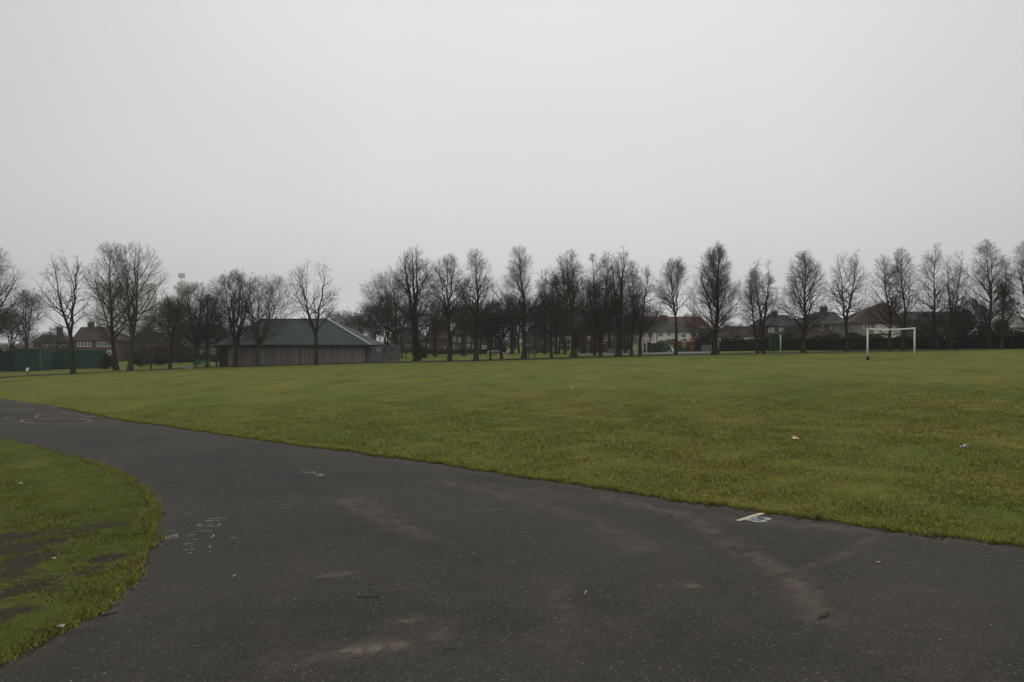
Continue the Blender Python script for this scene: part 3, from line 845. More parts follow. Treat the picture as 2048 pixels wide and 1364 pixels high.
# base x, base y, top y, crown left, crown right, trunk width, crown start y, leaders, shape, options, label   (photo pixels)
ROWG, LEFTG = 'bare trees in the row across the park', 'bare trees on the left side of the park'
TREES = [
 (-30,747,478,-112,58,12,690,1,'ovate',dict(dens=1.05),LEFTG,'tall dense bare tree cut off by the left edge of the photo'),
 (52,735,574,16,100,6,692,3,'fan',dict(dens=.9),LEFTG,'small many-stemmed bare tree rising behind the dark green container'),
 (146,748,502,76,182,8.5,690,2,'fan',dict(dens=.62,limbs=22,fork=667,upang=.85,tw=.010),LEFTG,'slim open-crowned tree standing before the long green fence, forked into two upright stems'),
 (232,741,478,170,288,10,690,1,'round',dict(dens=.95,limbs=30),LEFTG,'tall tree with a single dark trunk, close beside the pale greenish one'),
 (260,742,480,212,330,11,690,3,'round',dict(dens=.85,bark='bark_green',twig='twig_pale',fork=688,upang=.9),LEFTG,'tall tree with a pale greenish trunk splitting into three, right of the dark one'),
 (340,738,590,303,386,7,690,2,'round',dict(dens=1.1,twig='leaf_olive',epi=16),LEFTG,'short thick olive-tinged tree between the thin post and the green bench'),
 (394,729,560,306,474,12,693,5,'fan',dict(dens=1.1,limbs=36,bark='bark_dark',twig='twig_dark',epi=14),LEFTG,'wide dark spreading tree behind the green bench'),
 (415,734,585,372,452,5,690,1,'round',dict(dens=1.0,bark='bark_dark',twig='twig_dark',epi=16),LEFTG,'thin straight dark tree just left of the pavilion door'),
 (471,735,537,410,545,11,696,4,'fan',dict(dens=1.1,limbs=36,twig='twig_dark',epi=12,upang=.85),LEFTG,'dense upswept tree in front of the left end of the pavilion'),
 (516,733,542,466,606,8,694,6,'fan',dict(dens=.85,limbs=40,bark='bark_green',upang=.75),LEFTG,'fan-shaped tree with straight rising branches in front of the slatted wall'),
 (632,731,517,572,676,8,692,2,'fan',dict(dens=.8,limbs=26,fork=668,upang=.9),LEFTG,'tree with a V fork and mossy trunk standing alone before the pavilion roof'),
 (793,717,535,708,856,9,684,4,'round',dict(dens=1.0,limbs=36,epi=14),ROWG,'broad low tree leaning its branches left beside the grey steel fence'),
 (834,722,483,770,884,14,690,3,'ovate',dict(dens=1.05,limbs=40,fork=672,epi=22,bark='bark_dark'),ROWG,'thick-trunked tall tree at the left end of the central row'),
 (899,723,504,852,944,8,668,3,'round',dict(dens=.95,fork=655,epi=8),ROWG,'slender-trunked tree with a rounded crown in front of the red brick gable'),
 (952,722,493,900,998,9,672,1,'ovate',dict(dens=.95,epi=26),ROWG,'straight tree just right of the house with white bay windows'),
 (981,720,630,958,1008,3.6,684,2,'round',dict(dens=1.0,lean=-.25,epi=8,twig='twig_dark'),ROWG,'very thin leaning tree in front of the small white goal'),
 (1003,719,588,964,1038,6,684,2,'round',dict(dens=1.05,epi=14,twig='twig_dark'),ROWG,'short dark tree at the right end of the small white goal'),
 (1048,718,485,991,1090,9.5,672,1,'ovate',dict(dens=.95,epi=22,limbs=34),ROWG,'tall pointed tree beside the green litter bench'),
 (1103,716,528,1064,1134,6,688,2,'ovate',dict(dens=1.05,lean=-.7,epi=14),ROWG,'tree leaning left just beside the left white rugby post'),
 (1129,709,522,1094,1158,7,680,2,'ovate',dict(dens=1.0,epi=14,twig='twig_dark'),ROWG,'tree half hidden behind the greenish thick trunk right of the rugby post'),
 (1146,715,492,1092,1182,11,668,3,'ovate',dict(dens=1.05,epi=24,limbs=38,bark='bark_green'),ROWG,'large tree with a thick greenish trunk right of the rugby post'),
 (1155,715,652,1142,1168,2.4,690,1,'round',dict(dens=.8,bark='bark',twig='twig_red'),ROWG,'crooked reddish sapling at the foot of the thick greenish tree'),
 (1189,711,540,1160,1218,6,682,2,'ovate',dict(dens=1.05,epi=14,twig='twig_dark'),ROWG,'slim dark tree in front of the red brick house wall'),
 (1201,714,499,1164,1234,8,680,2,'column',dict(dens=1.1,epi=18,twig='twig_red'),ROWG,'dense reddish tree immediately right of the slim dark tree by the brick wall'),
 (1237,713,490,1200,1280,13,684,3,'ovate',dict(dens=1.05,limbs=36,fork=678,epi=10),ROWG,'stout tree dividing low into a V next to the grey cabinet'),
 (1263,712,520,1238,1290,6,690,1,'column',dict(dens=.95,epi=8),ROWG,'narrow slightly crooked tree left of the second pair of rugby posts'),
 (1280,711,524,1250,1320,7,686,2,'ovate',dict(dens=.9,fork=682),ROWG,'forked tree standing between the second pair of rugby posts'),
 (1351,710,513,1311,1390,6,640,3,'round',dict(dens=.9,fork=636,limbs=34,upang=.8,twig='twig_pale'),ROWG,'lollipop-shaped tree with a neat round crown in front of the play frame'),
 (1431,710,482,1384,1476,13,672,1,'ovate',dict(dens=1.15,limbs=44,epi=24,upang=.85),ROWG,'tallest dense cone-shaped tree right of the play frame'),
 (1515,708,532,1472,1536,5,668,1,'ovate',dict(dens=.9,epi=8),ROWG,'thinner left-hand one of the two touching trunks left of the green cabinet'),
 (1527,707,516,1488,1560,7,668,2,'ovate',dict(dens=.95,limbs=34,fork=664),ROWG,'thicker right-hand one of the two touching trunks left of the green cabinet'),
 (1607,706,496,1556,1654,9,672,1,'ovate',dict(dens=1.0,limbs=38,epi=12,upang=.9),ROWG,'full tree in front of the large slate-roofed brick house'),
 (1694,704,496,1650,1740,7,660,2,'ovate',dict(dens=.85,fork=646,limbs=32),ROWG,'tree with an airy crown just left of the white goal frame'),
 (1779,702.5,506,1730,1806,7,665,1,'ovate',dict(dens=.9,lean=-.3),ROWG,'left one of the two trees seen through the white goal frame'),
 (1806,702,488,1766,1840,7,665,1,'ovate',dict(dens=.95,limbs=34),ROWG,'taller right one of the two trees seen through the white goal frame'),
 (1875,700,484,1830,1908,6.5,660,1,'ovate',dict(dens=.9,limbs=34),ROWG,'tree left of the person in dark clothes by the hedge'),
 (1903,700,500,1876,1944,6.5,660,2,'ovate',dict(dens=.9),ROWG,'tree right of the person in dark clothes by the hedge'),
 (1979,698,476,1928,2020,8,660,1,'ovate',dict(dens=1.05,limbs=40),ROWG,'tall heavy tree before the dark evergreens near the right edge'),
 (2003,699,506,1982,2034,6,660,1,'ovate',dict(dens=1.0),ROWG,'smaller tree touching the tall heavy one near the right edge'),
 (2054,697,476,2008,2096,8,660,1,'ovate',dict(dens=1.0),ROWG,'tree cut off by the right edge of the photo'),
]
for i, (bx, by, ty, cl_, cr_, tw_, cy, nl, shape, opt, grp, label) in enumerate(TREES):
    p = P(bx, by)
    D = p[1]; s = D / F
    opt = dict(opt)
    if 'fork' in opt: opt['fork'] = (by - opt['fork']) * s
    if grp == ROWG and tw_ > 4: opt['epi'] = max(opt.get('epi', 0), 13)
    bark, twig = opt.pop('bark', 'bark'), opt.pop('twig', 'twig')
    opt.setdefault('tw', .0066 * D / 95)
    opt['dens'] = opt.get('dens', 1.0) * .98
    rl = random.Random(700 + i)
    opt.setdefault('lean', rl.uniform(-.35, .35))
    opt['off'] = opt.get('off', 0)
    plant_tree('bare_tree', p, label, grp, 100 + i, bark, twig, H=(by - ty) * s, Rc=(cr_ - cl_) / 2 * s * (1.14 if grp == ROWG else 1.08), zc=(by - cy) * s * (.84 if grp == ROWG else .95),
               r0=tw_ / 2 * s, nlead=nl, shape=shape, off=((cl_ + cr_) / 2 - bx) * s - opt['lean'] * .6, **{k_: v_ for k_, v_ in opt.items() if k_ != 'off'})

# thickets behind: a few kinds, copied
def proto(seed, bark, twig, **k):
    tm, cm = make_tree(seed, **k)
    tm.materials.append(M[bark]); cm.materials.append(M[twig])
    return tm, cm
PR = [proto(301, 'bark_dark', 'twig_dark', H=7.5, Rc=3.1, zc=2.4, r0=.13, nlead=3, shape='round', dens=.9, limbs=24, tw=.0095, epi=6),
      proto(302, 'bark', 'twig', H=7.0, Rc=3.0, zc=2.0, r0=.12, nlead=4, shape='round', dens=.85, limbs=24, tw=.0095, epi=6),
      proto(303, 'bark', 'twig_red', H=7.0, Rc=3.0, zc=2.0, r0=.12, nlead=3, shape='ovate', dens=.9, limbs=24, tw=.0095, epi=6),
      proto(304, 'bark', 'twig_pale', H=7.0, Rc=3.0, zc=1.6, r0=.10, nlead=4, shape='fan', dens=.85, limbs=24, tw=.0095, epi=6)]
def thicket(px, D, ty, kind, label, group, rot, wid=1.0):
    X = wx(px, D); z = float(G(X, D)); s = (wz(ty, D) - z) / (7.5 if kind == 0 else 7.0)
    o = empty('scrub_tree', (X, D, z), label, 'tree', group)
    o.rotation_euler.z = rot; o.scale = (s * wid, s * wid, s)
    for nm, me in zip(('trunk', 'crown'), PR[kind]):
        link(nm, me, None, o)
    return o
rr = random.Random(5)
for lst, lab, grp in (
    ([(668,165,612,3),(690,160,618,1),(712,150,616,3),(735,145,624,1),(752,135,606,0),(772,130,612,0),(745,190,596,1)],
     'grey-brown scrubby tree in the thicket behind the right end of the pavilion', 'scrub trees behind the pavilion'),
    ([(868,132,602,0),(905,140,612,0),(926,128,596,1),(962,135,604,0),(985,140,600,0),(1022,130,590,0),(1038,140,606,0),(1072,132,588,1),(1090,142,604,0),(1118,128,600,0),
      (1165,128,592,0),(1182,138,600,0),(1218,132,596,0),(1250,140,604,0),(804,126,606,1),(826,140,600,0),(942,150,610,0),(1056,150,608,1),(1142,150,604,0),(1200,150,606,1),(852,128,620,0),(1008,150,620,0)],
     'dim dark scrubby tree in the thicket behind the central row of trees', 'scrub trees behind the central row'),
    ([(-4,128,588,2),(22,132,612,2),(-30,120,600,2)], 'reddish-brown scrubby tree at the left edge behind the green container', 'scrub trees at the left edge'),
    ([(1930,96,586,2),(1962,102,596,2),(1915,110,610,0),(1850,120,622,0)],
     'brownish scrubby tree massed behind the hedge near the right edge', 'scrub trees near the right edge'),
    ([(98,170,662,0),(112,175,650,0)], 'dark little tree in front of the far left chimney', 'little trees by the far left houses'),
    ([(300,140,640,1),(322,150,622,1),(282,150,650,1),(350,145,600,1)], 'grey scrubby tree behind the short olive tree', 'scrub trees behind the olive tree')):
    for px, D, ty, kd in lst:
        thicket(px, D, ty, kd, lab, grp, rr.uniform(0, 6.3), rr.uniform(.9, 1.2))
for px, D, ty, kd in ((1112,120,552,0),(1170,122,545,1),(1220,122,548,0),(1262,124,562,1),(1088,126,578,0),(930,124,588,1),(976,126,596,0),(872,124,582,1),(774,122,580,0),(1026,128,580,1),(1300,128,600,1)):
    thicket(px, D, ty, kd, 'taller dim bare tree crowding close behind the central row', 'taller trees close behind the central row', rr.uniform(0, 6.3), .85)
for px, D, ty, kd in ((276,122,690,1),(318,128,686,2),(362,126,690,0),(430,128,694,1),(290,135,672,3),(448,140,660,0),(378,140,664,1)):
    thicket(px, D, ty, kd, 'low tangled scrub among the trees left of the pavilion', 'low scrub left of the pavilion', rr.uniform(0, 6.3), 1.9)
for px, D, ty, kd in ((776,112,692,2),(812,116,690,0),(848,114,694,2)):
    thicket(px, D, ty, kd, 'low reddish scrub between the grey fence and the thick-trunked tree', 'low scrub beside the grey fence', rr.uniform(0, 6.3), 1.8)
thicket(1388, 140, 622, 0, 'small dark bare tree between the play frame and the tallest tree', None, .6, 1.1)
thicket(1468, 150, 640, 1, 'bushy bare tree behind the white gable end', None, 1.9, 1.1)
thicket(1588, 135, 648, 3, 'pale twiggy tree right of the brick house with the small white window', None, 2.7, 1.2)

# ------------------------------------------------------------------ bushes and hedges
def leaf_mesh(name, C3, size, seed):
    r = np.random.default_rng(seed); n = len(C3)
    u = nrm(r.normal(0, 1, (n, 3))); w = nrm(np.cross(u, r.normal(0, 1, (n, 3))))
    s = size * r.uniform(.6, 1.3, (n, 1))
    v = np.stack([C3 - u * s, C3 + w * s * .5, C3 + u * s, C3 - w * s * .5], 1)
    return raw_mesh(name, v, np.arange(4 * n).reshape(n, 4))
def bush(name, px0, px1, ty, by, D, m, label, cat='bush', n=2600, seed=0, cone=False, group=None, leaf=.09):
    X0, X1 = wx(px0, D), wx(px1, D); X = (X0 + X1) / 2
    zb = float(G(X, D)) if by is None else wz(by, D)
    H = wz(ty, D) - zb; W = (X1 - X0) / 2
    root = empty(name, (X, D, zb), label, cat, group)
    r = np.random.default_rng(900 + seed)
    k = max(6, int(5 + W * 3))
    cs = np.stack([r.uniform(-.75, .75, k) * W, r.uniform(-.6, .6, k) * W, r.uniform(.25, .8, k) * H], 1)
    if cone: cs[:, 0] *= 1 - .8 * cs[:, 2] / H
    rs = r.uniform(.28, .5, k) * min(W, H * .6)
    j = r.integers(0, k, n)
    d = nrm(r.normal(0, 1, (n, 3))) * (r.random((n, 1)) ** .4)
    pt = cs[j] + d * rs[j][:, None] * np.array((1, 1, 1.15))
    pt[:, 2] = np.clip(pt[:, 2], .02, H)
    low = r.random(n) < .25
    pt[low, 2] *= .45
    link('foliage', leaf_mesh('foliage', pt, leaf, seed), M[m], root)
    tb = TB()
    e = nrm(r.normal(0, .5, (9, 3)) + np.array((0, 0, 1)))
    tb.tubes(grow(r.normal(0, .1 * W, (9, 3)) * np.array((1, 1, 0)), e, np.full(9, H * .8), 5, .05, .1, r), np.tile(np.linspace(.04, .01, 5), (9, 1)), 4)
    link('stem', tb.mesh('stem', True), M['bark_dark'], root)
    return root
bush('evergreen_bush', 1888, 1948, 612, None, 92, 'leaf_dark', 'large dark evergreen behind the person in dark clothes', n=5200, seed=1, leaf=.13)
bush('evergreen_bush', 1822, 1872, 640, None, 96, 'leaf_dark', 'dark evergreen to the right of the white goal frame', n=3200, seed=2, leaf=.12)
bush('evergreen_bush', 1945, 2018, 640, None, 93, 'leaf_dark', 'broad dark evergreen behind the tall heavy tree', n=5200, seed=3, leaf=.12)
bush('evergreen_bush', 1392, 1444, 656, 706, 118, 'leaf_dark', 'blackish evergreen mass behind the tallest tree', n=4200, seed=4, leaf=.13)
bush('conifer', 197, 230, 698, None, 103, 'leaf_dark', 'small dark conifer at the right end of the long green fence', 'conifer', n=2600, seed=5, cone=True)
bush('bush', 262, 302, 702, None, 112, 'leaf_brown', 'brown leafless-looking shrub beside the pale greenish trunk', n=3000, seed=6)
bush('bush', 868, 893, 695, 709, 140, 'leaf_green', 'bright green rounded bush below the red brick gable', n=1800, seed=7)
bush('bush', 820, 856, 692, None, 110, 'leaf_brown', 'reddish-brown bush at the foot of the thick-trunked tall tree', n=2200, seed=8)
bush('conifer', 1012, 1042, 652, 706, 150, 'leaf_dark', 'dark conifer left of the tall pointed tree', 'conifer', n=3000, seed=9, cone=True)
bush('bush', 354, 386, 693, 717, 140, 'leaf_olive', 'olive bush left of the wide dark tree', n=2000, seed=10)
bush('bush', 1562, 1606, 648, 702, 118, 'leaf_olive', 'tall olive-brown bush between the green cabinet and the full tree', n=3600, seed=11, leaf=.11)
bush('bush', 1456, 1488, 682, 702, 118, 'leaf_green', 'low green bush beside the white gable end', n=1500, seed=12)
bush('bush', 985, 1016, 672, 706, 150, 'leaf_olive', 'pale olive bush behind the small white goal', n=2200, seed=13)
bush('bush', 302, 340, 700, None, 120, 'leaf_dark', 'dark bush behind the thin post', n=2200, seed=14)
bush('bush', 758, 800, 688, 716, 125, 'leaf_olive', 'olive bush behind the end of the grey steel fence', n=2400, seed=15)
bush('bush', 1700, 1745, 672, None, 112, 'leaf_brown', 'brown bush behind the left goal post', n=2200, seed=16)
bush('bush', 1240, 1266, 676, 703, 140, 'leaf_dark', 'dark green bush right of the stout V-forked tree', n=1800, seed=17)
bush('conifer', 1176, 1000, 660, 706, 150, 'leaf_dark', 'x', 'conifer') if False else None

def hedge(name, a, b, h, th, m, label, n, seed, leaf=.10):
    """a clipped hedge from ground point a to b with a core and a leafy coat"""
    a, b = np.array(a[:2]), np.array(b[:2])
    r = np.random.default_rng(seed)
    t = r.random(n); side_ = r.normal(0, .33, n) * th
    L_ = np.linalg.norm(b - a); d = (b - a) / L_; nn = np.array((-d[1], d[0]))
    q = a + d * (t * L_)[:, None] + nn * side_[:, None]
    hh = h * (.86 + .14 * np.sin(t * L_ * .9 + seed) + .10 * np.sin(t * L_ * 2.7))
    z = G(q[:, 0], q[:, 1]) + hh * r.random(n) ** .7
    root = empty(name, (a[0], a[1], float(G(*a))), label, 'hedge')
    o = wloc(root)
    link('foliage', leaf_mesh('foliage', np.c_[q, z] - o, leaf, seed), M[m], root)
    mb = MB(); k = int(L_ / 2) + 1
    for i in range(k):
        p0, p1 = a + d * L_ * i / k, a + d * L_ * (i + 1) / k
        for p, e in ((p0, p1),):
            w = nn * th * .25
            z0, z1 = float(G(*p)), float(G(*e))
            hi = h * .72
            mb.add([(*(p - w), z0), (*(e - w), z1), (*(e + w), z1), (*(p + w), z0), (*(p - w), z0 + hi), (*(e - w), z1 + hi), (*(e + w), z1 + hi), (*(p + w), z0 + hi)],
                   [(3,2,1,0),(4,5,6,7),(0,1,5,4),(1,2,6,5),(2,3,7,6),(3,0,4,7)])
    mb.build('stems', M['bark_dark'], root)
    return root
def far_belt(y, x0, x1, h, n, seed, label):
    r = np.random.default_rng(seed)
    X = r.uniform(x0, x1, n); Y = y + r.uniform(-6, 6, n)
    hh = h * (.55 + .25 * np.sin(X * .11 + seed) + .14 * np.sin(X * .37 + 2 * seed) + .10 * np.sin(X * .83))
    Z = G(X, Y) + hh * r.random(n) ** .8
    u = nrm(r.normal(0, .5, (n, 3)) + np.array((0, 0, .55))); w = nrm(np.cross(u, r.normal(0, 1, (n, 3))))
    L_ = r.uniform(.5, 1.3, (n, 1)); c = np.stack([X, Y, Z], 1)
    v = np.stack([c - w * .05, c + w * .05, c + u * L_ + w * .02, c + u * L_ - w * .02], 1)
    o = link('far_trees', raw_mesh('far_trees', v, np.arange(4 * n).reshape(n, 4)), M['twig'])
    tag(o, label, 'woodland', kind='stuff')
far_belt(238, -185, 190, 8.0, 60000, 3, 'far-off belt of bare trees behind the houses')
hedge('hedge', (wx(-60, 150), 150), (wx(148, 150), 150), 3.4, 1.4, 'leaf_brown', 'tall rough hedge behind the green container and fence at the far left', 9000, 38, .14)
hedge('hedge', (wx(1288, 150), 150), (wx(1402, 150), 150), 2.25, 1.0, 'leaf_brown', 'ragged garden hedge below the windows of the white rendered house', 7000, 35)
hedge('hedge', (wx(1156, 152), 152), (wx(1240, 152), 152), 1.5, .8, 'leaf_dark', 'dark garden hedge below the white-framed window row', 4000, 36)
hedge('hedge', (wx(262, 140), 140), (wx(440, 140), 140), 1.7, 1.2, 'leaf_brown', 'rough brown hedge between the trees left of the pavilion', 8000, 37)
hedge('hedge', P(1440, 703), P(1690, 701), 1.75, .9, 'leaf_dark', 'dark clipped hedge in front of the slate-roofed brick houses', 9000, 31)
hedge('hedge', P(1692, 701), P(1860, 698), 1.7, .9, 'leaf_brown', 'brownish hedge behind the white goal frame', 7000, 32)
hedge('hedge', P(1858, 698.5), P(2090, 696.2), 1.6, .9, 'leaf_dark', 'dark hedge running off the right edge behind the person', 8000, 33)
hedge('hedge', P(856, 709), P(1010, 707), 1.0, .7, 'leaf_dark', 'low dark hedge below the house with white bay windows', 5000, 34)

# ------------------------------------------------------------------ houses
def window(root, x0, x1, z0, z1, y, cols=2, rows=2, frame='white', t=.09):
    mb = MB()
    yo, yi = y - .06, y + .04
    mb.box(x0, x1, yo, yi, z0, z0 + t); mb.box(x0, x1, yo, yi, z1 - t, z1)
    mb.box(x0, x0 + t, yo, yi, z0 + t, z1 - t); mb.box(x1 - t, x1, yo, yi, z0 + t, z1 - t)
    for c in range(1, cols):
        x = x0 + (x1 - x0) * c / cols; mb.box(x - t * .4, x + t * .4, yo + .01, yi, z0 + t, z1 - t)
    if rows > 1:
        z = z0 + (z1 - z0) * .68
        for c in range(cols):
            a = x0 + t if c == 0 else x0 + (x1 - x0) * c / cols + t * .4
            b = x1 - t if c == cols - 1 else x0 + (x1 - x0) * (c + 1) / cols - t * .4
            mb.box(a, b, yo + .013, yi, z - t * .35, z + t * .35)
    f = mb.build('window', M[frame], root)
    MB().box(x0 + t * .6, x1 - t * .6, y - .022, y + .02, z0 + t * .6, z1 - t * .6).build('pane', M['glass'], f)
    return f
def house(label, D, xl, xr, ey, ry, rl, rr_, wall, roof, wins=(), chims=(), depth=8.5, by=None, gable=False, name='house', bands=(), frame='white'):
    X0, X1 = wx(xl, D), wx(xr, D); Xm = (X0 + X1) / 2
    zb = float(G(Xm, D)) if by is None else wz(by, D)
    ze = wz(ey, D); Dm = D + depth / 2; zr = wz(ry, Dm)
    root = empty(name, (Xm, D, zb), label, 'house')
    MB().box(X0, X1, D, D + depth, zb - .6, ze).build('wall', M[wall], root)
    ov = .35
    a, b, y0, y1 = X0 - ov, X1 + ov, D - ov, D + depth + ov
    r0, r1 = wx(rl, Dm), wx(rr_, Dm)
    if gable: r0, r1 = a, b
    mb = MB()
    z0 = ze - .12
    V = [(a,y0,z0),(b,y0,z0),(b,y1,z0),(a,y1,z0),(r0,Dm,zr),(r1,Dm,zr),(a,y0,z0+.14),(b,y0,z0+.14),(b,y1,z0+.14),(a,y1,z0+.14)]
    mb.add(V, [(3,2,1,0),(0,1,7,6),(1,2,8,7),(2,3,9,8),(3,0,6,9),(6,7,5,4),(7,8,5),(8,9,4,5),(9,6,4)])
    rf = mb.build('roof', M[roof], root)
    MB().box(a, b, y0 - .06, y0 - .005, z0 - .02, z0 + .10).build('gutter', M['fascia'], root)
    for x0, x1, cy in chims:
        mb = MB()
        u0, u1, zt = wx(x0, Dm), wx(x1, Dm), wz(cy, Dm)
        mb.box(u0, u1, Dm - .45, Dm + .45, zr - 1.2, zt - .35); mb.box(u0 - .07, u1 + .07, Dm - .52, Dm + .52, zt - .35, zt - .22)
        c = mb.build('chimney', M['brick_dark'], rf)
        k = max(2, int((u1 - u0) / .35))
        for i in range(k):
            xx = u0 + (u1 - u0) * (i + .5) / k
            MB().tube([(xx, Dm, zt - .22), (xx, Dm, zt + .12)], [.11, .09], 7).build('chimney_pot', M['tile_red'], rf)
    for w in wins:
        x0, y0_, x1, y1_ = w[:4]
        cols, rows = w[4] if len(w) > 4 else (2, 2)
        window(root, wx(x0, D), wx(x1, D), wz(y1_, D), wz(y0_, D), D, cols, rows, frame)
    for nm, x0, y0_, x1, y1_, m, th in bands:
        MB().box(wx(x0, D), wx(x1, D), D - th, D + .05, wz(y1_, D), wz(y0_, D)).build(nm, M[m], root)
    return root
# left of the park
house('brick house at the far left, half hidden by little trees, with one big chimney', 178, 66, 140, 684, 670, 84, 126, 'brick_brown', 'tile_brown',
      [(84,688,100,700,(3,2)),(103,688,116,699,(2,2)),(120,689,132,698,(2,2))], [(115,124,652)], bands=[('sill', 82, 700, 118, 702, 'offwhite', .12)])
house('hipped brick semi with two white-framed upper windows above the green fence', 170, 146, 236, 681, 654, 162, 214, 'brick', 'tile_brown',
      [(155,681.5,182,693.5,(4,2)),(194,680.5,222,693.5,(4,2)),(214,700,223,710,(2,2))], [(177,187,642)])
house('pinkish brick house with a low slate roof behind the pale greenish trunk', 175, 262, 342, 684, 664, 276, 330, 'brick_brown', 'slate',
      [(270,688,281,696,(2,1)),(294,686,301,697,(1,2)),(308,688,314,698,(1,2))])
house('brick house with an orange-red wall behind the olive bush', 168, 334, 392, 676, 650, 350, 380, 'brick', 'tile_brown', [(366,680,378,690,(2,2)),(340,682,352,692,(2,2))])
house('brick house with white windows seen left of the pavilion door', 165, 394, 452, 672, 648, 408, 440, 'brick', 'slate',
      [(402,678,410,690,(1,2)),(420,678,430,690,(2,2)),(396,700,401,708,(1,1)),(421,698,434,708,(2,2))], bands=[('sill', 402, 701, 412, 703, 'offwhite', .12)])
# centre
house('grey rendered house low between the grey fence and the thick-trunked tree', 185, 780, 846, 680, 656, 792, 836, 'render_dark', 'slate',
      [(783,689,789,701,(1,2)),(812,690,826,698,(2,2)),(845,687,850,694,(1,1))])
house('red brick end-wall house with dark tiled roof left of the bay-windowed one', 182, 852, 902, 678, 640, 866, 892, 'brick', 'tile_brown',
      [(853,688,858,693,(1,1)),(888,694,892,702,(1,2))])
house('dark pebbledashed house with tall white bay windows', 180, 903, 984, 668, 638, 918, 968, 'render_dark', 'tile_brown',
      [(917,675,924,684,(2,2)),(930,674,945,684,(3,2)),(906,674,911,684,(1,2)),(930,689,946,702,(3,2)),(904,690,908,706,(1,2)),(953,690,956,698,(1,2)),(962,691,973,698,(3,2))])
house('dark gabled house behind the green court fence', 190, 1048, 1098, 678, 650, 1060, 1090, 'render_dark', 'slate',
      [(1080,676,1087,686,(2,2))], bands=[('porch_roof', 1051, 688, 1062, 690, 'offwhite', .6)])
house('brick house with a wide white upper window left of the first rugby post', 185, 1094, 1152, 670, 640, 1106, 1142, 'brick', 'slate',
      [(1098,674,1113,684,(4,2)),(1098,690,1112,695,(4,1)),(1132,672,1140,684,(2,2)),(1131,686,1140,693,(2,1))])
house('red brick house with a white-framed window row right of the thick greenish tree', 180, 1154, 1228, 670, 642, 1166, 1216, 'brick', 'slate',
      [(1176,672,1183,681,(2,2)),(1203,671,1219,682,(4,2)),(1219,671,1224,681,(1,2)),(1176,689,1184,693,(2,1)),(1191,687,1196,693,(1,2)),(1205,686,1212,691,(2,1))])
house('long red-roofed terrace showing above the white house', 220, 1222, 1420, 656, 633, 1240, 1402, 'brick_brown', 'tile_red', [], [], depth=9)
house('white rendered house with dark roof and broad chimney behind the playground', 186, 1270, 1396, 663, 643, 1292, 1372, 'render_white', 'tile_grey',
      [(1296,665.5,1306,674,(2,1)),(1316,665.5,1326,673,(2,1)),(1334,665,1342,672,(2,1)),(1362,667,1372,675,(2,1)),(1382,667,1389,674,(1,1))], [(1322,1334,629)],
      bands=[('drainpipe', 1313, 664, 1315, 690, 'brick_dark', .12)], frame='offwhite')
# right
house('small white gable-ended bungalow right of the tallest tree', 150, 1441, 1512, 672, 652, 1452, 1500, 'render_white', 'tile_brown', [(1476,680,1483,688,(2,1))])
house('brick house with a slate roof and one small white window', 150, 1524, 1598, 652, 630, 1538, 1576, 'brick_brown', 'slate',
      [(1536.5,655,1548,664.5,(3,2)),(1558,655,1566,663,(2,2)),(1565,674,1570,682,(1,2))], [(1545,1554,621)])
house('large brick house with a broad slate roof and tall chimney', 148, 1606, 1694, 648, 624, 1632, 1668, 'brick_brown', 'slate',
      [(1616,649,1622,652,(1,1)),(1641,649,1648,653,(1,1)),(1659,649,1665,659,(2,2)),(1684,653,1689,663,(1,2)),(1633,679.5,1645,683,(3,1)),(1614,678,1631,682,(4,1))], [(1642,1653,611)],
      bands=[('fascia_board', 1658, 674, 1684, 676, 'offwhite', .2), ('sill', 1638, 659, 1649, 660.5, 'offwhite', .1), ('sill', 1634, 669.5, 1646, 671, 'offwhite', .1)])
house('house with a tall brown hipped roof, half grey half white walls, behind the goal frame', 140, 1701, 1806, 646, 606, 1758, 1776, 'render_grey', 'tile_brown',
      [(1727,648,1742,659,(2,1)),(1759,650,1768,658,(2,1)),(1778,650,1790,660,(3,1)),(1722,671,1735,676,(4,1)),(1790,664,1799,669,(2,1))],
      bands=[('white_wall', 1748, 646.5, 1800, 677, 'render_white', .05), ('porch_roof', 1752, 667, 1776, 669.5, 'tile_grey', .7)])
house('slate-roofed terrace whose ridge shows between the goal frame and the dark evergreens', 175, 1800, 1930, 640, 623, 1808, 1924, 'brick_dark', 'slate', [])
house('white house with a pale roof and blue-grey fascia at the right edge', 128, 2019, 2090, 656, 634, 2012, 2080, 'render_white', 'pale_roof',
      [(2026,661,2043,672,(3,2))], bands=[('fascia_board', 2016, 654.5, 2090, 658, 'blue_paint', .42)])

# far tower blocks in the haze
def tower(px0, px1, ty, D, label, depth=18):
    X0, X1 = wx(px0, D), wx(px1, D); zt = wz(ty, D)
    root = empty('tower_block', ((X0 + X1) / 2, D, float(G((X0 + X1) / 2, D))), label, 'tower block')
    zb = float(G((X0 + X1) / 2, D))
    MB().box(X0, X1, D, D + depth, zb, zt).build('wall', M['tower_wall'], root)
    mb = MB()
    z = zt - 3
    while z > zb + 2:
        mb.box(X0 + 1.0, X1 - 1.0, D - .25, D + .02, z - 3, z); z -= 5.8
    mb.build('window_band', M['tower_glass'], root)
    MB().box((X0 * .7 + X1 * .3), (X0 * .3 + X1 * .7), D + 4, D + 12, zt, zt + 3).build('plant_room', M['tower_wall'], root)
    return root, zt
tower(192, 306, 566, 2000, 'pale hazy tower block behind the tall pale greenish tree')
_, zt = tower(354, 373, 564, 2010, 'pale hazy tower block carrying the aerial mast')
D = 2014
root = empty('aerial_mast', (wx(362, D), D, zt + 3), 'round-headed aerial mast on the hazy tower block', 'aerial mast')
xm = wx(362, D)
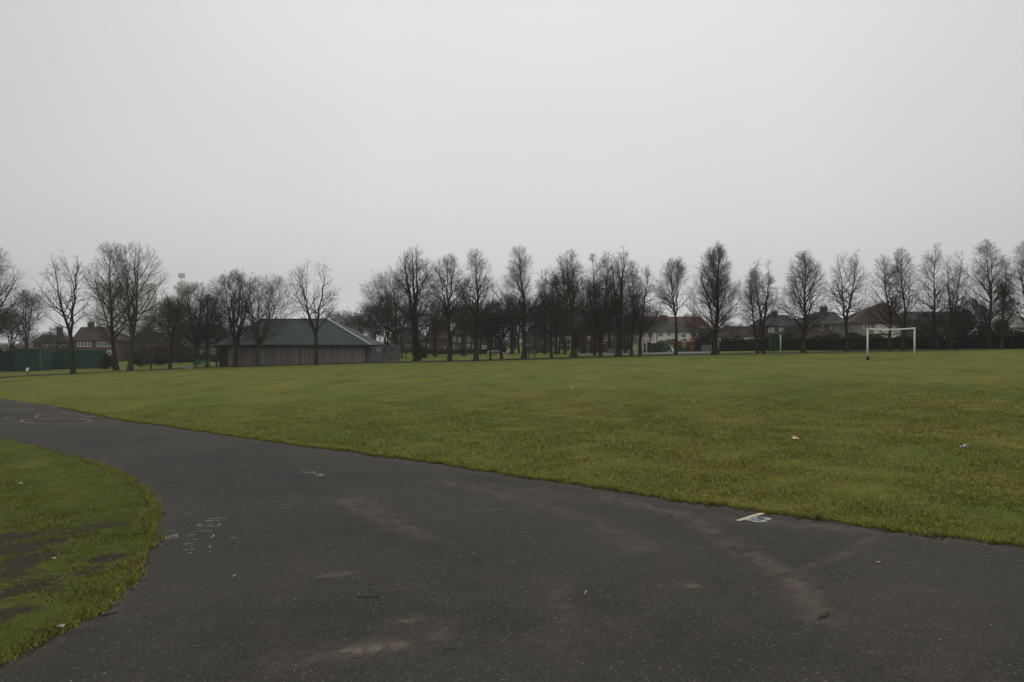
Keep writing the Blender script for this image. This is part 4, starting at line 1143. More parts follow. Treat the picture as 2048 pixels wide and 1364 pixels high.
MB().tube([(xm, D + 4, zt + 3), (xm, D + 4, wz(554, D))], 1.3, 8).build('pole', M['grey_metal'], root)
mb = MB()
for k in range(10):
    a0 = k * math.pi / 5
    mb.bar((xm + 7.4 * math.cos(a0), D + 4 + 7.4 * math.sin(a0), wz(555, D)), (xm + 7.4 * math.cos(a0), D + 4 + 7.4 * math.sin(a0), wz(547, D)), 1.3)
mb.tube([(xm, D + 4, wz(555.2, D)), (xm, D + 4, wz(553.6, D))], 8.0, 14)
mb.tube([(xm, D + 4, wz(547.6, D)), (xm, D + 4, wz(546.8, D))], 8.0, 14)
mb.tube([(xm, D + 4, wz(553.8, D)), (xm, D + 4, wz(547.2, D))], 4.4, 10)
mb.build('antenna_ring', M['grey_metal'], root)

# ------------------------------------------------------------------ pavilion
t = NT('cladding', .85, .15)
c = t.mix(t.island(), (.165, .136, .130), (.280, .238, .228))
c = t.mix(t.math('MULTIPLY', t.band(t.noise(.9, 4), .45, .7), .5), c, (.20, .172, .172))
M['cladding'] = t.done(c)
t = NT('pavilion_roof', .7, .3)
s_ = t.sep()
seam = t.band(t.math('FRACT', t.math('MULTIPLY', s_[0], 1.9)), .10, .0)
c = t.mix(t.noise(.6, 4), (.029, .045, .041), (.043, .059, .053))
c = t.mix(t.math('MULTIPLY', seam, .4), c, (.025, .035, .036))
c = t.mix(t.math('MULTIPLY', t.band(t.noise(.35, 4, .6), .5, .7), .6), c, (.052, .060, .040))
M['pavilion_roof'] = t.done(c)
Dp = 98.0
XA, XB = wx(456, Dp), wx(729, Dp)
zE = wz(689.5, Dp)
zA = float(G(XA, Dp)) - .1
root = empty('pavilion', ((XA + XB) / 2, Dp, float(G((XA + XB) / 2, Dp))), 'low sports pavilion with slatted timber walls and a dark green hipped roof', 'pavilion')
dep = 9.0
# inner wall box, set back behind the boards
MB().box(wx(438, Dp), XB - .05, Dp + .10, Dp + dep, zA - .3, zE).build('wall', M['dark_wood'], root)
mb = MB()
x = XA; i = 0; rb = random.Random(3)
while x < XB - .05:
    w = rb.uniform(.13, .19); pr = rb.choice((.0, .03, .05))
    zlo = float(G(x, Dp)) + .02 + rb.uniform(0, .05)
    mb.box(x, min(x + w, XB), Dp - pr, Dp + .08, zlo, zE - .22 + rb.uniform(-.015, .015))
    x += w + rb.choice((.02, .03, .045))
mb.build('cladding', M['cladding'], root)
mb = MB()
y = Dp + .15
while y < Dp + dep - .2:
    w = rb.uniform(.12, .2)
    mb.box(XB - .04, XB + rb.choice((.0, .03)), y, y + w, float(G(XB, y)), zE - .22)
    y += w + .03
mb.build('side_cladding', M['cladding'], root)
# eaves fascia, roof, pale hip trim
ov = .75
a, b = wx(434, Dp), wx(741, Dp - ov)
y0, y1 = Dp - ov, Dp + dep + .4
Dm = (y0 + y1) / 2
zR = wz(638, Dm)
r0_, r1_ = wx(520, Dm), wx(655, Dm)
mb = MB()
mb.box(a, b, y0, y1, zE - .22, zE - .02)
mb.build('fascia', M['fascia'], root)
mb = MB()
mb.add([(a-.05,y0-.06,zE-.015),(b+.05,y0-.06,zE-.015),(b+.05,y1+.06,zE-.015),(a-.05,y1+.06,zE-.015),(r0_,Dm,zR),(r1_,Dm,zR)],
       [(3,2,1,0),(0,1,5,4),(1,2,5),(2,3,4,5),(3,0,4)])
mb.build('roof', M['pavilion_roof'], root)
mb = MB()
mb.bar((b+.05, y0-.06, zE+.02), (r1_, Dm, zR+.03), .16, .05)
mb.bar((b+.05, y1+.06, zE+.02), (r1_, Dm, zR+.03), .16, .05)
mb.build('hip_flashing', M['offwhite'], root)
MB().bar((r0_, Dm, zR + .02), (r1_, Dm, zR + .02), .22, .06).build('ridge_cap', M['pavilion_roof'], root)
mb = MB()
for px in range(470, 740, 32):
    xx = wx(px, Dp); mb.box(xx - .05, xx + .05, y0 - .10, y0 - .02, zE - .1, zE + .10)
mb.build('gutter_bracket', M['fascia'], root)
MB().box(wx(441, Dp), wx(454, Dp), Dp + .03, Dp + .09, zA, zE - .35).build('door', M['dark_wood'], root)
MB().box(wx(437, Dp) - .08, wx(437, Dp) + .08, Dp - ov + .1, Dp - ov + .26, zA - .1, zE - .225).build('post', M['dark_metal'], root)
# concrete apron
MB().box(wx(436, Dp), XB + .2, Dp - .55, Dp - .06, zA - .4, float(G(XA, Dp)) + .03).build('plinth', M['concrete'], root)

# grey steel compound fence right of the pavilion
t = NT('grey_sheet', .6, .35)
c = t.mix(t.island(), (.085, .098, .100), (.125, .138, .142))
c = t.mix(t.math('MULTIPLY', t.band(t.noise(1.6, 4), .52, .75), .5), c, (.17, .18, .18))
M['grey_sheet'] = t.done(c)
def pale_fence(label, pa, pb, h, m, name='steel_fence', w=.14, gap=.03, pm='dark_metal', cat='fence', rail=True, group=None, spacing=2.4, top=None, th=.03):
    """upright strips on two rails with posts, from ground point a to b"""
    a, b = np.array(pa[:2], float), np.array(pb[:2], float)
    L_ = np.linalg.norm(b - a); d = (b - a) / L_; nn = np.array((-d[1], d[0]))
    root = empty(name, (a[0], a[1], float(G(*a))), label, cat, group)
    mb = MB(); n = int(L_ / (w + gap))
    for i in range(n):
        p = a + d * (i * (w + gap)); e = p + d * w; o = nn * th * (1 if i % 2 else .45)
        z = float(G(*p)); zt_ = (z + h) if top is None else top
        mb.add([(*(p - o), z + .05), (*(e - o), z + .05), (*(e + nn * .01), z + .05), (*(p + nn * .01), z + .05), (*(p - o), zt_), (*(e - o), zt_), (*(e + nn * .01), zt_), (*(p + nn * .01), zt_)],
               [(3,2,1,0),(4,5,6,7),(0,1,5,4),(1,2,6,5),(2,3,7,6),(3,0,4,7)])
    mb.build('panel', M[m], root)
    k = max(1, int(round(L_ / spacing)))
    for i in range(k + 1):
        p = a + d * L_ * i / k + nn * .07; z = float(G(*p)); zt_ = (z + h) if top is None else top
        MB().box(p[0] - .05, p[0] + .05, p[1] - .05, p[1] + .05, z - .1, zt_ + .03).build('post', M[pm], root)
    if rail:
        for fz in (.2, .85):
            z0, z1 = float(G(*a)), float(G(*b))
            h0, h1 = (h, h) if top is None else (top - z0, top - z1)
            MB().bar((*(a + nn * .04), z0 + h0 * fz), (*(b + nn * .04), z1 + h1 * fz), .05).build('rail', M[pm], root)
    return root
q0, q1 = (XB + .25, Dp + .6), (wx(770, Dp), Dp + .2)
root = pale_fence('grey sheet-steel compound fence at the right end of the pavilion', q0, q1, 1.9, 'grey_sheet', w=.22, gap=.0, pm='grey_metal')
mb = MB()
gx, gz = wx(757, Dp), wz(700, Dp)
for (x0, z0), (x1, z1) in (((-.25,.2),(-.15,-.15)),((-.15,-.15),(0,-.1)),((.1,.2),(.1,-.2)),((.1,.2),(.4,.22)),((.1,0),(.3,.05)),((-.9,-1.0),(-.7,-.95)),((-.65,-1.0),(-.5,-1.05))):
    mb.bar((gx + x0, Dp + .24, gz + z0), (gx + x1, Dp + .24, gz + z1), .07, .02)
mb.build('graffiti', M['offwhite'], root)
pale_fence('grey steel side fence running back from the compound corner', (wx(770, Dp) + .1, Dp + .25), (wx(770, Dp) + .6, Dp + 9), 1.9, 'grey_sheet', w=.22, gap=.0, pm='grey_metal')
root = empty('post', (wx(760, 112), 112, float(G(wx(760, 112), 112))), 'pale concrete post standing behind the grey sheet-steel fence', 'post')
zz0 = float(G(wx(760, 112), 112))
MB().tube([(wx(760, 112), 112, zz0), (wx(760, 112), 112, wz(671, 112))], [.16, .12], 8).build('shaft', M['offwhite'], root)
MB().tube([(wx(760, 112), 112, wz(671, 112)), (wx(760, 112), 112, wz(670, 112))], [.17, .14], 8).build('cap', M['concrete'], root)

# ------------------------------------------------------------------ left: container, fences, bench, sign
t = NT('green_sheet', .6, .3)
c = t.mix(t.island(), (.012, .048, .031), (.019, .066, .044))
c = t.mix(t.math('MULTIPLY', t.band(t.noise(.8, 4), .5, .72), .5), c, (.010, .052, .032))
M['green_sheet'] = t.done(c)
pa, pb = P(83, 740.5), P(212, 737.0)
pale_fence('long dark green corrugated metal fence behind the slim open-crowned tree', pa, pb, 2.42, 'green_sheet', w=.20, gap=.0, pm='green_metal', name='metal_fence')
pa, pb = P(-60, 747), P(29, 743)
pale_fence('short dark green metal fence at the left edge beyond the container', pa, pb, 2.5, 'green_sheet', w=.20, gap=.0, pm='green_metal', name='metal_fence')
Dc = P(54, 743)[1]
xa, xb = wx(28, Dc), wx(82, Dc); zb = float(G((xa + xb) / 2, Dc)); zt = wz(697.5, Dc)
root = empty('storage_container', ((xa + xb) / 2, Dc, zb), 'dark green metal storage container behind the white sign', 'container')
MB().box(xa, xb, Dc, Dc + 2.4, zb - .1, zt - .1).build('shell', M['green_sheet'], root)
mb = MB(); k = int((xb - xa) / .3)
for i in range(k):
    x = xa + .15 + (xb - xa - .3) * (i + .5) / k; mb.box(x - .07, x + .07, Dc - .04, Dc - .003, zb + .12, zt - .22)
mb.build('corrugation', M['green_sheet'], root)
for x in (xa, xb - .12):
    MB().box(x, x + .12, Dc - .06, Dc - .003, zb - .1, zt - .1).build('corner_post', M['grey_metal'] if x > xa else M['green_metal'], root)
MB().box(xa - .03, xb + .03, Dc - .08, Dc + 2.45, zt - .1, zt + .02).build('roof', M['green_metal'], root)

def bench(pos, w, rot, m, label, legm='dark_metal', back=True, group=None):
    root = empty('park_bench', pos, label, 'bench', group)
    c_, s_ = math.cos(rot), math.sin(rot)
    def tr(x, y, z): return (pos[0] + x * c_ - y * s_, pos[1] + x * s_ + y * c_, pos[2] + z)
    def slab(mb, x0, x1, y0, y1, z0, z1, sk=0.0):
        mb.add([tr(x0,y0,z0),tr(x1,y0,z0),tr(x1,y1,z0),tr(x0,y1,z0),tr(x0,y0+sk,z1),tr(x1,y0+sk,z1),tr(x1,y1+sk,z1),tr(x0,y1+sk,z1)],
               [(3,2,1,0),(4,5,6,7),(0,1,5,4),(1,2,6,5),(2,3,7,6),(3,0,4,7)])
    mb = MB()
    for y in (-.21, -.065, .08): slab(mb, -w/2, w/2, y, y + .12, .42, .46)
    mb.build('seat', M[m], root)
    if back:
        mb = MB()
        for z in (.55, .70, .84): slab(mb, -w/2, w/2, .21, .25, z, z + .11, .03)
        mb.build('backrest', M[m], root)
    for x in (-w/2 + .15, w/2 - .22):
        mb = MB()
        slab(mb, x, x + .07, -.20, -.13, 0, .418); slab(mb, x, x + .07, .15, .21, 0, .418); slab(mb, x, x + .07, -.13, .15, .36, .418)
        slab(mb, x, x + .07, .252, .30, .30, .93, .03)
        mb.build('leg', M[legm], root)
    return root
bench(P(71, 741.5), 1.0, .25, 'grey_metal', 'small grey bench against the dark green container', )
p = P(402, 737.5)
bench(p, 2.3, -.55, 'green_paint', 'green park bench under the wide dark tree left of the pavilion')
p = P(380, 737.8)
root = empty('concrete_block', p, 'pale concrete block at the left end of the green park bench', 'block')
mb = MB(); mb.box(p[0] - .35, p[0] + .35, p[1] - .25, p[1] + .25, p[2] - .02, p[2] + .16); mb.box(p[0] - .40, p[0] - .02, p[1] - .2, p[1] + .2, p[2] + .163, p[2] + .34)
mb.build('block', M['concrete'], root)
p = P(1063, 717.5)
bench(p, 1.0, 0.05, 'green_paint', 'green bench on the grass right of the tall pointed tree', 'green_metal')
p = P(55, 750)
root = empty('sign', p, 'small white sign on a short dark post by the far path', 'sign')
MB().box(p[0] - .03, p[0] + .03, p[1] - .03, p[1] + .03, p[2] - .1, p[2] + .55).build('post', M['dark_metal'], root)
mb = MB(); mb.bar((p[0] - .10, p[1] - .06, p[2] + .62), (p[0] + .14, p[1] - .06, p[2] + .50), .34, .02, up=(0, 1, 0)); mb.build('board', M['white'], root)
p = P(302, 739)
root = empty('lamp_post', p, 'thin dark post standing alone left of the short olive tree', 'post')
mb = MB(); mb.tube([p - (0, 0, .1), p + (0, 0, .9)], .09, 8); mb.tube([p + (0, 0, .9), p + (0, 0, (739 - 682) / F * p[1])], [.06, .04], 8)
mb.build('shaft', M['dark_metal'], root)
zt = p[2] + (739 - 682) / F * p[1]
MB().tube([(p[0], p[1], zt), (p[0], p[1], zt + .12)], [.07, .05], 8).build('cap', M['dark_metal'], root)

# ------------------------------------------------------------------ goals and posts
def post_line(mb, a, b, r): mb.tube([a, b], r, 10)
pl_, pr_ = P(1735, 721), P(1829, 716.5)
hL = (721 - 658) / F * pl_[1]; hR = (716.5 - 656.5) / F * pr_[1]
root = empty('goal_frame', (pl_ + pr_) / 2, 'white football goal frame without a net out on the field', 'goal')
rad = .055
t = NT('goal_paint', .5, .4)
o_ = t.n.new('ShaderNodeTexCoord'); zz_ = t.sep(o_.outputs['Object'])[2]
c = t.mix(t.noise(3, 4), (.62, .62, .60), (.84, .84, .82))
c = t.mix(t.math('MULTIPLY', t.band(zz_, .7, .15), .6), c, (.50, .46, .34))
M['goal_paint'] = t.done(c)
for p, h in ((pl_, hL), (pr_, hR)):
    MB().tube([(p[0], p[1], p[2] - .1), (p[0], p[1], p[2] + h)], rad, 10).build('post', M['goal_paint'], root, True)
# crossbar sags slightly at mid span
a, b = np.array((pl_[0], pl_[1], pl_[2] + hL)), np.array((pr_[0], pr_[1], pr_[2] + hR))
d = (b - a) / np.linalg.norm(b - a)
pts = [a - d * rad + (b - a + 2 * d * rad) * k / 8 - np.array((0, 0, .07 * math.sin(math.pi * k / 8))) for k in range(9)]
MB().tube(pts, rad, 10).build('crossbar', M['goal_paint'], root, True)
t = NT('mud', .95, .1); M['mud'] = t.done(t.mix(t.noise(6, 4), (.022, .018, .012), (.05, .04, .025)))
p = pl_
mb = MB(); mb.tube([(p[0] - .02, p[1] - .1, p[2] - .02), (p[0] - .02, p[1] - .1, p[2] + .14), (p[0] + .02, p[1] - .1, p[2] + .30)], [.11, .09, .062], 9)
tag(mb.build('ground_socket', M['mud'], None, True), 'dark muddy sleeve round the foot of the left goal post', 'socket')
# bare mud in the goal mouth
c0 = (pl_ + pr_) / 2 + np.array((-.5, -1.0, 0))
mb = MB(); vs = []; k = 40
ux = d[:2]
for i in range(k):
    aa = 2 * math.pi * i / k; rr2 = 1 + .22 * math.sin(3 * aa + 1) + .12 * math.sin(7 * aa)
    q = c0[:2] + ux * 1.5 * rr2 * math.cos(aa) + np.array((-ux[1], ux[0])) * .45 * rr2 * math.sin(aa)
    vs.append((q[0], q[1], float(G(*q)) + .045))
mb.add(vs, [tuple(range(k))])
t = NT('worn_turf', .95, .1)
M['worn'] = t.done(t.mix(t.band(t.noise(2.2, 5, .7), .4, .62), grass_tone(t), (.055, .050, .022)))
tag(mb.build('worn_patch', M['worn']), kind='structure')

def hposts(xl, xr, tyl, tyr, byl, byr, cy, D, label):
    root = empty('rugby_posts', ((wx(xl, D) + wx(xr, D)) / 2, D, float(G(wx(xl, D), D))), label, 'goal posts')
    for x, ty, by in ((xl, tyl, byl), (xr, tyr, byr)):
        X = wx(x, D); MB().tube([(X, D, float(G(X, D)) - .1), (X, D, wz(ty, D))], .085, 8).build('post', M['white'], root, True)
    MB().tube([(wx(xl, D) + .09, D, wz(cy, D)), (wx(xr, D) - .09, D, wz(cy, D))], .06, 8).build('crossbar', M['white'], root, True)
    return root
hposts(1117, 1141, 672, 674, 706, 706, 689, 132, 'first pair of white rugby posts, half hidden by the thick greenish tree')
hposts(1269, 1293, 668, 676, 704, 706, 686, 134, 'second pair of white rugby posts in front of the white house')
p = P(1561, 703.5)
root = empty('white_post', p, 'lone white post standing right beside the dark green cabinet', 'post')
MB().tube([p - (0, 0, .1), p + (0, 0, 34 / F * p[1])], .065, 8).build('shaft', M['white'], root, True)
MB().tube([p + (0, 0, 34 / F * p[1]), p + (0, 0, 34.6 / F * p[1])], [.07, .04], 8).build('cap', M['white'], root, True)
# small five-a-side goal
pa, pb = P(976, 711), P(996, 710.5)
root = empty('small_goal', (pa + pb) / 2, 'small low white goal frame between the thin trees', 'goal')
h = 9 / F * pa[1]
dirb = np.array((.9, 1.6, 0))
for p in (pa, pb):
    MB().tube([p - (0, 0, .05), p + (0, 0, h)], .06, 8).build('post', M['white'], root, True)
    mb = MB(); mb.tube([p + (0, 0, h), p + dirb + (0, 0, h * .55), p + dirb * 1.1 + (0, 0, .03)], .045, 8); mb.build('side_frame', M['white'], root, True)
MB().tube([pa + (0, 0, h), pb + (0, 0, h)], .06, 8).build('crossbar', M['white'], root, True)
MB().tube([pa + dirb * 1.1 + (0, 0, .03), pb + dirb * 1.1 + (0, 0, .03)], .045, 8).build('back_bar', M['white'], root, True)
# leaning white board
D = 126
root = empty('white_board', (wx(1015, D), D, float(G(wx(1015, D), D))), 'leaning white board left of the tall pointed tree', 'board')
MB().bar((wx(1013.5, D), D, wz(705.5, D)), (wx(1018.5, D), D + .3, wz(699.5, D)), .30, .05).build('panel', M['offwhite'], root)
MB().bar((wx(1018.0, D), D + .35, wz(708, D)), (wx(1018.0, D), D + .35, wz(699.5, D)), .05).build('stake', M['dark_wood'], root)
# white notice on the court fence
D = 138
root = empty('notice_board', (wx(1108, D), D, float(G(wx(1108, D), D))), 'white notice board under the wide white window', 'sign')
MB().box(wx(1105.5, D), wx(1111, D), D, D + .04, wz(703.5, D), wz(696.5, D)).build('board', M['white'], root)
MB().box(wx(1107.5, D), wx(1109, D), D + .045, D + .12, float(G(wx(1108, D), D)) - .1, wz(698, D)).build('post', M['dark_metal'], root)

# ------------------------------------------------------------------ fences of the court and playground
def railing(label, a, b, h, m, sp=.30, name='railing', cat='fence', mesh=False):
    a, b = np.array(a[:2], float), np.array(b[:2], float)
    L_ = np.linalg.norm(b - a); d = (b - a) / L_
    root = empty(name, (a[0], a[1], float(G(*a))), label, cat)
    mb = MB(); n = int(L_ / sp)
    for i in range(n + 1):
        p = a + d * L_ * i / n; z = float(G(*p)); mb.bar((*p, z + .1), (*p, z + h - .03), .05)
    mb.build('bars', M[m], root)
    k = max(2, int(L_ / 3))
    for i in range(k + 1):
        p = a + d * L_ * i / k; z = float(G(*p)); MB().box(p[0] - .05, p[0] + .05, p[1] - .16, p[1] - .06, z - .1, z + h + .05).build('post', M[m], root)
    for f in (.12, h):
        MB().bar((*a, float(G(*a)) + f), (*b, float(G(*b)) + f), .06).build('rail', M[m], root)
    return root
D = 140
railing('green court fence left of the first rugby posts', (wx(1050, D), D), (wx(1098, D), D), 1.0, 'green_paint', .22)
railing('green court fence between the thick greenish tree and the grey cabinet', (wx(1156, D), D), (wx(1232, D), D), 1.0, 'green_metal', .20)
railing('low green playground railing behind the second rugby posts', (wx(1240, D), D), (wx(1340, D), D), 1.1, 'green_metal', .20)
D = 146
def lowwall(x0, x1, h, m, label):
    root = empty('low_wall', (wx(x0, D), D, float(G(wx(x0, D), D))), label, 'wall')
    z = float(G((wx(x0, D) + wx(x1, D)) / 2, D))
    MB().box(wx(x0, D), wx(x1, D), D, D + .25, z - .5, z + h).build('wall', M[m], root)
    MB().box(wx(x0, D) - .05, wx(x1, D) + .05, D - .05, D + .3, z + h + .002, z + h + .09).build('coping', M['red_paint'] if m == 'brick' else M['concrete'], root)
lowwall(1046, 1098, 1.05, 'brick', 'low red brick wall behind the left green court fence')
lowwall(1158, 1232, 1.25, 'brick', 'low red brick wall below the white-framed window row')
lowwall(1700, 1748, 1.2, 'brick', 'low brick garden wall left of the goal frame') if False else None
# grey cabinets
def cabinet(x0, x1, ty, by, D, m, label, side=None, doorm=None, depth=.9):
    X0, X1 = wx(x0, D), wx(x1, D); z0, z1 = wz(by, D), wz(ty, D)
    root = empty('cabinet', ((X0 + X1) / 2, D, z0), label, 'cabinet')
    MB().box(X0, X1, D, D + depth, z0 - .15, z1).build('body', M[m], root)
    MB().box(X0 - .04, X1 + .04, D - .04, D + depth + .04, z1 + .002, z1 + .07).build('lid', M[doorm or m], root)
    w = (X1 - X0) / 2
    for k in (0, 1):
        f = MB().box(X0 + w * k + .03, X0 + w * (k + 1) - .03, D - .025, D - .002, z0 + .06, z1 - .06).build('door', M[doorm or m], root)
        MB().box(X0 + w + (-.10 if k == 0 else .06), X0 + w + (-.06 if k == 0 else .10), D - .05, D - .028, (z0 + z1) / 2 - .07, (z0 + z1) / 2 + .07).build('handle', M['dark_metal'], f)
cabinet(1217, 1231, 698, 709, 112, 'grey_metal', 'squat grey cabinet left of the stout V-forked tree')
cabinet(1406, 1426, 691, 708.5, 112, 'grey_metal', 'wide grey cabinet at the right end of the play frame')
Dg = P(1550, 703)[1]
cabinet(1543, 1556, 670, 703, Dg, 'green_metal', 'tall dark green cabinet behind the playing field', doorm='green_metal')

# ------------------------------------------------------------------ play frame
D = 122.0
g0 = float(G(wx(1360, D), D)) + .06
root = empty('play_frame', (wx(1362, D), D, g0), 'colourful play frame with a green slide, red and yellow panels', 'play equipment')
def pbox(nm, x0, x1, ty, by, m, y0=0.0, th=.08, parent=None):
    return MB().box(wx(x0, D), wx(x1, D), D + y0, D + y0 + th, wz(by, D), wz(ty, D)).build(nm, M[m], parent or root)
for x, m, ty in ((1331, 'green_paint', 681), (1346, 'green_paint', 681), (1356.5, 'maroon_paint', 682), (1364, 'green_paint', 680), (1373, 'green_paint', 680), (1382.5, 'orange_paint', 678), (1388, 'orange_paint', 678)):
    MB().tube([(wx(x, D), D + .1, g0 - .1), (wx(x, D), D + .1, wz(ty, D))], .07, 8).build('post', M[m], root)
    MB().tube([(wx(x, D), D + 1.3, g0 - .1), (wx(x, D), D + 1.3, wz(ty, D))], .07, 8).build('post', M[m], root)
for x0, x1, ty, m in ((1331, 1347, 692.5, 'dark_metal'), (1356, 1389, 693, 'dark_metal')):
    MB().box(wx(x0, D), wx(x1, D), D + .02, D + 1.4, wz(ty + 1, D), wz(ty, D)).build('deck', M[m], root)
MB().box(wx(1347, D), wx(1356, D), D + .3, D + 1.1, wz(694.8, D), wz(693.4, D)).build('bridge', M['maroon_paint'], root)
pbox('panel', 1336.5, 1346.5, 687.5, 694.5, 'lime_paint', -.09)
pbox('panel', 1330, 1336.3, 683.5, 691.5, 'teal_paint', -.09)
pbox('panel', 1357, 1363.7, 682, 691.5, 'red_paint', -.09)
mb = MB()
for k in range(5):
    x = 1364.6 + k * 1.8; mb.box(wx(x, D), wx(x + 1.1, D), D - .08, D, wz(695.5, D), wz(684, D))
mb.box(wx(1364.3, D), wx(1373.4, D), D - .09, D - .082, wz(691, D), wz(688, D))
mb.build('panel', M['yellow_paint'], root)
pbox('panel', 1373.8, 1381.8, 683, 691.5, 'maroon_paint', -.09)
pbox('panel', 1382.6, 1388, 681.5, 691.5, 'red_paint', -.09)
pbox('panel', 1382.8, 1387.6, 692, 704, 'orange_paint', -.06)
pbox('panel', 1365, 1372, 695.8, 705, 'green_paint', -.05)
pbox('panel', 1388.4, 1395, 684, 705, 'blue_paint', -.09)
# roofs
def proof(x0, x1, ey, ty, m):
    X0, X1, z0, z1 = wx(x0, D), wx(x1, D), wz(ey, D), wz(ty, D); xm = (X0 + X1) / 2
    MB().add([(X0,D-.2,z0),(X1,D-.2,z0),(X1,D+1.6,z0),(X0,D+1.6,z0),(xm,D-.2,z1),(xm,D+1.6,z1)], [(3,2,1,0),(0,1,4),(2,3,5),(1,2,5,4),(3,0,4,5)]).build('roof', M[m], root)
proof(1329, 1348, 682.5, 677.5, 'teal_paint'); proof(1362.5, 1376, 681.5, 676.5, 'teal_paint'); proof(1380.5, 1390, 679.5, 674, 'red_paint')
# slides
def slide(pts, w, m):
    mb = MB()
    for a, b in zip(pts[:-1], pts[1:]):
        A_, B_ = [np.array((wx(p[0], D), D - .35 + p[2], wz(p[1], D))) for p in (a, b)]
        mb.bar(A_, B_, w, .06, up=(0, 0, 1))
        for s in (-1, 1):
            o = np.array((0, s * w / 2, .12)); mb.bar(A_ + o, B_ + o, .07, .26, up=(0, 0, 1))
    mb.build('slide', M[m], root)
slide([(1336, 689, 0), (1333, 692, 0), (1325, 704, 0), (1321, 706.5, 0)], .6, 'green_paint')
slide([(1390, 686, .5), (1393.5, 687, .5), (1396.5, 699, .5), (1401, 705, .5)], .5, 'offwhite')
# white climbing board leaning on the frame, seat
MB().bar((wx(1346.5, D), D - .5, g0 + .05), (wx(1342.5, D), D - .15, wz(694.5, D)), .34, .06).build('climbing_board', M['white'], root)
MB().box(wx(1333.5, D), wx(1341, D), D - .7, D - .2, g0 - .05, wz(700, D)).build('step', M['concrete'], root)

# a bicycle-like rack beside the court
D = 124
root = empty('cycle_rack', (wx(1250, D), D, float(G(wx(1250, D), D))), 'small dark hoop rack right of the stout V-forked tree', 'rack')
g1 = float(G(wx(1250, D), D)) + .06
for k in range(3):
    X = wx(1247.5 + 2.6 * k, D)
    pts = [(X + .22 * math.cos(a), D + .0, g1 + .25 + .28 * math.sin(a)) for a in np.linspace(-.6, math.pi + .6, 12)]
    mb = MB()
    for a, b in zip(pts[:-1], pts[1:]): mb.bar(a, b, .05)
    mb.build('hoop', M['dark_metal'], root)
MB().bar((wx(1245.5, D), D + .06, g1 + .03), (wx(1255, D), D + .06, g1 + .03), .06).build('rail', M['dark_metal'], root)

# ------------------------------------------------------------------ people
def person(pos, h, rot, label, coat, legs, stride=.22):
    root = empty('person', pos, label, 'person')
    root.rotation_euler.z = rot
    k = h / 1.72
    J = {'pel': (0,0,.93,.135), 'chest': (0,.01,1.28,.155), 'neck': (0,.0,1.46,.06), 'head': (0,-.02,1.56,.088), 'crown': (0,-.01,1.66,.075),
         'hl': (.10,0,.90,.10), 'kl': (.10,-stride*.6,.50,.072), 'al': (.10,-stride*.9,.09,.048), 'tl': (.10,-stride*.9-.15,.035,.04),
         'hr': (-.10,0,.90,.10), 'kr': (-.10,stride*.25,.50,.072), 'ar': (-.10,stride*.95,.12,.048), 'tr': (-.10,stride*.95-.14,.05,.04),
         'sl': (.19,.0,1.38,.068), 'el': (.24,.10,1.10,.052), 'wl': (.24,.0,.86,.04), 'fl': (.235,-.04,.77,.032),
         'sr': (-.19,.0,1.38,.068), 'er': (-.24,-.02,1.10,.052), 'wr': (-.23,-.16,.90,.04), 'fr': (-.225,-.21,.82,.032)}
    names = list(J); idx = {n: i for i, n in enumerate(names)}
    Ed = [('pel','chest'),('chest','neck'),('neck','head'),('head','crown'),('pel','hl'),('hl','kl'),('kl','al'),('al','tl'),('pel','hr'),('hr','kr'),('kr','ar'),('ar','tr'),
          ('chest','sl'),('sl','el'),('el','wl'),('wl','fl'),('chest','sr'),('sr','er'),('er','wr'),('wr','fr')]
    me = bpy.data.meshes.new('body')
    me.from_pydata([tuple(v * k for v in J[n][:3]) for n in names], [(idx[a], idx[b]) for a, b in Ed], [])
    t = NT('clothes', .9, .1)
    o_ = t.n.new('ShaderNodeTexCoord'); z = t.sep(o_.outputs['Object'])[2]
    c = t.mix(t.band(z, .86 * k, .90 * k), legs, coat)
    c = t.mix(t.band(z, 1.44 * k, 1.47 * k), c, (.42, .29, .23))
    o = link('body', me, t.done(c), root)
    sk = o.modifiers.new('skin', 'SKIN')
    for i, n in enumerate(names):
        me.skin_vertices[0].data[i].radius = (J[n][3] * k,) * 2
    me.skin_vertices[0].data[idx['pel']].use_root = True
    o.modifiers.new('sub', 'SUBSURF').levels = 1
    o.modifiers['sub'].render_levels = 2
    hb = MB()
    rings = [(1.60, .095), (1.66, .10), (1.71, .08), (1.745, .03)]
    pts = [(0, .0, z_ * k) for z_, _ in rings]
    hb.tube(pts, [r_ * k for _, r_ in rings], 10)
    hb.v = [(x + pos[0], y + .015 + pos[1], z_ + pos[2]) for x, y, z_ in hb.v]
    t = NT('hair', .8, .2)
    hb.build('hair', t.done((.20, .19, .17)), root, True)
    return root
D = 96
X = wx(1889.5, D); z = float(G(X, D))
person((X, D - 1.0, float(G(X, D - 1))), (wz(682, D) - float(G(X, D - 1))) if 1.0 < (wz(682, D) - float(G(X, D - 1))) < 1.9 else 1.6, 1.9, 'person in dark clothes walking along the hedge between two trees', (.018, .018, .02), (.016, .017, .02)) if False else None
pp = P(1889, 699.8)
person(pp, 17.5 / F * pp[1] if 17.5 / F * pp[1] > 1.2 else 1.25, 1.7, 'person in dark clothes walking along the hedge between two trees', (.016, .016, .018), (.013, .014, .016))

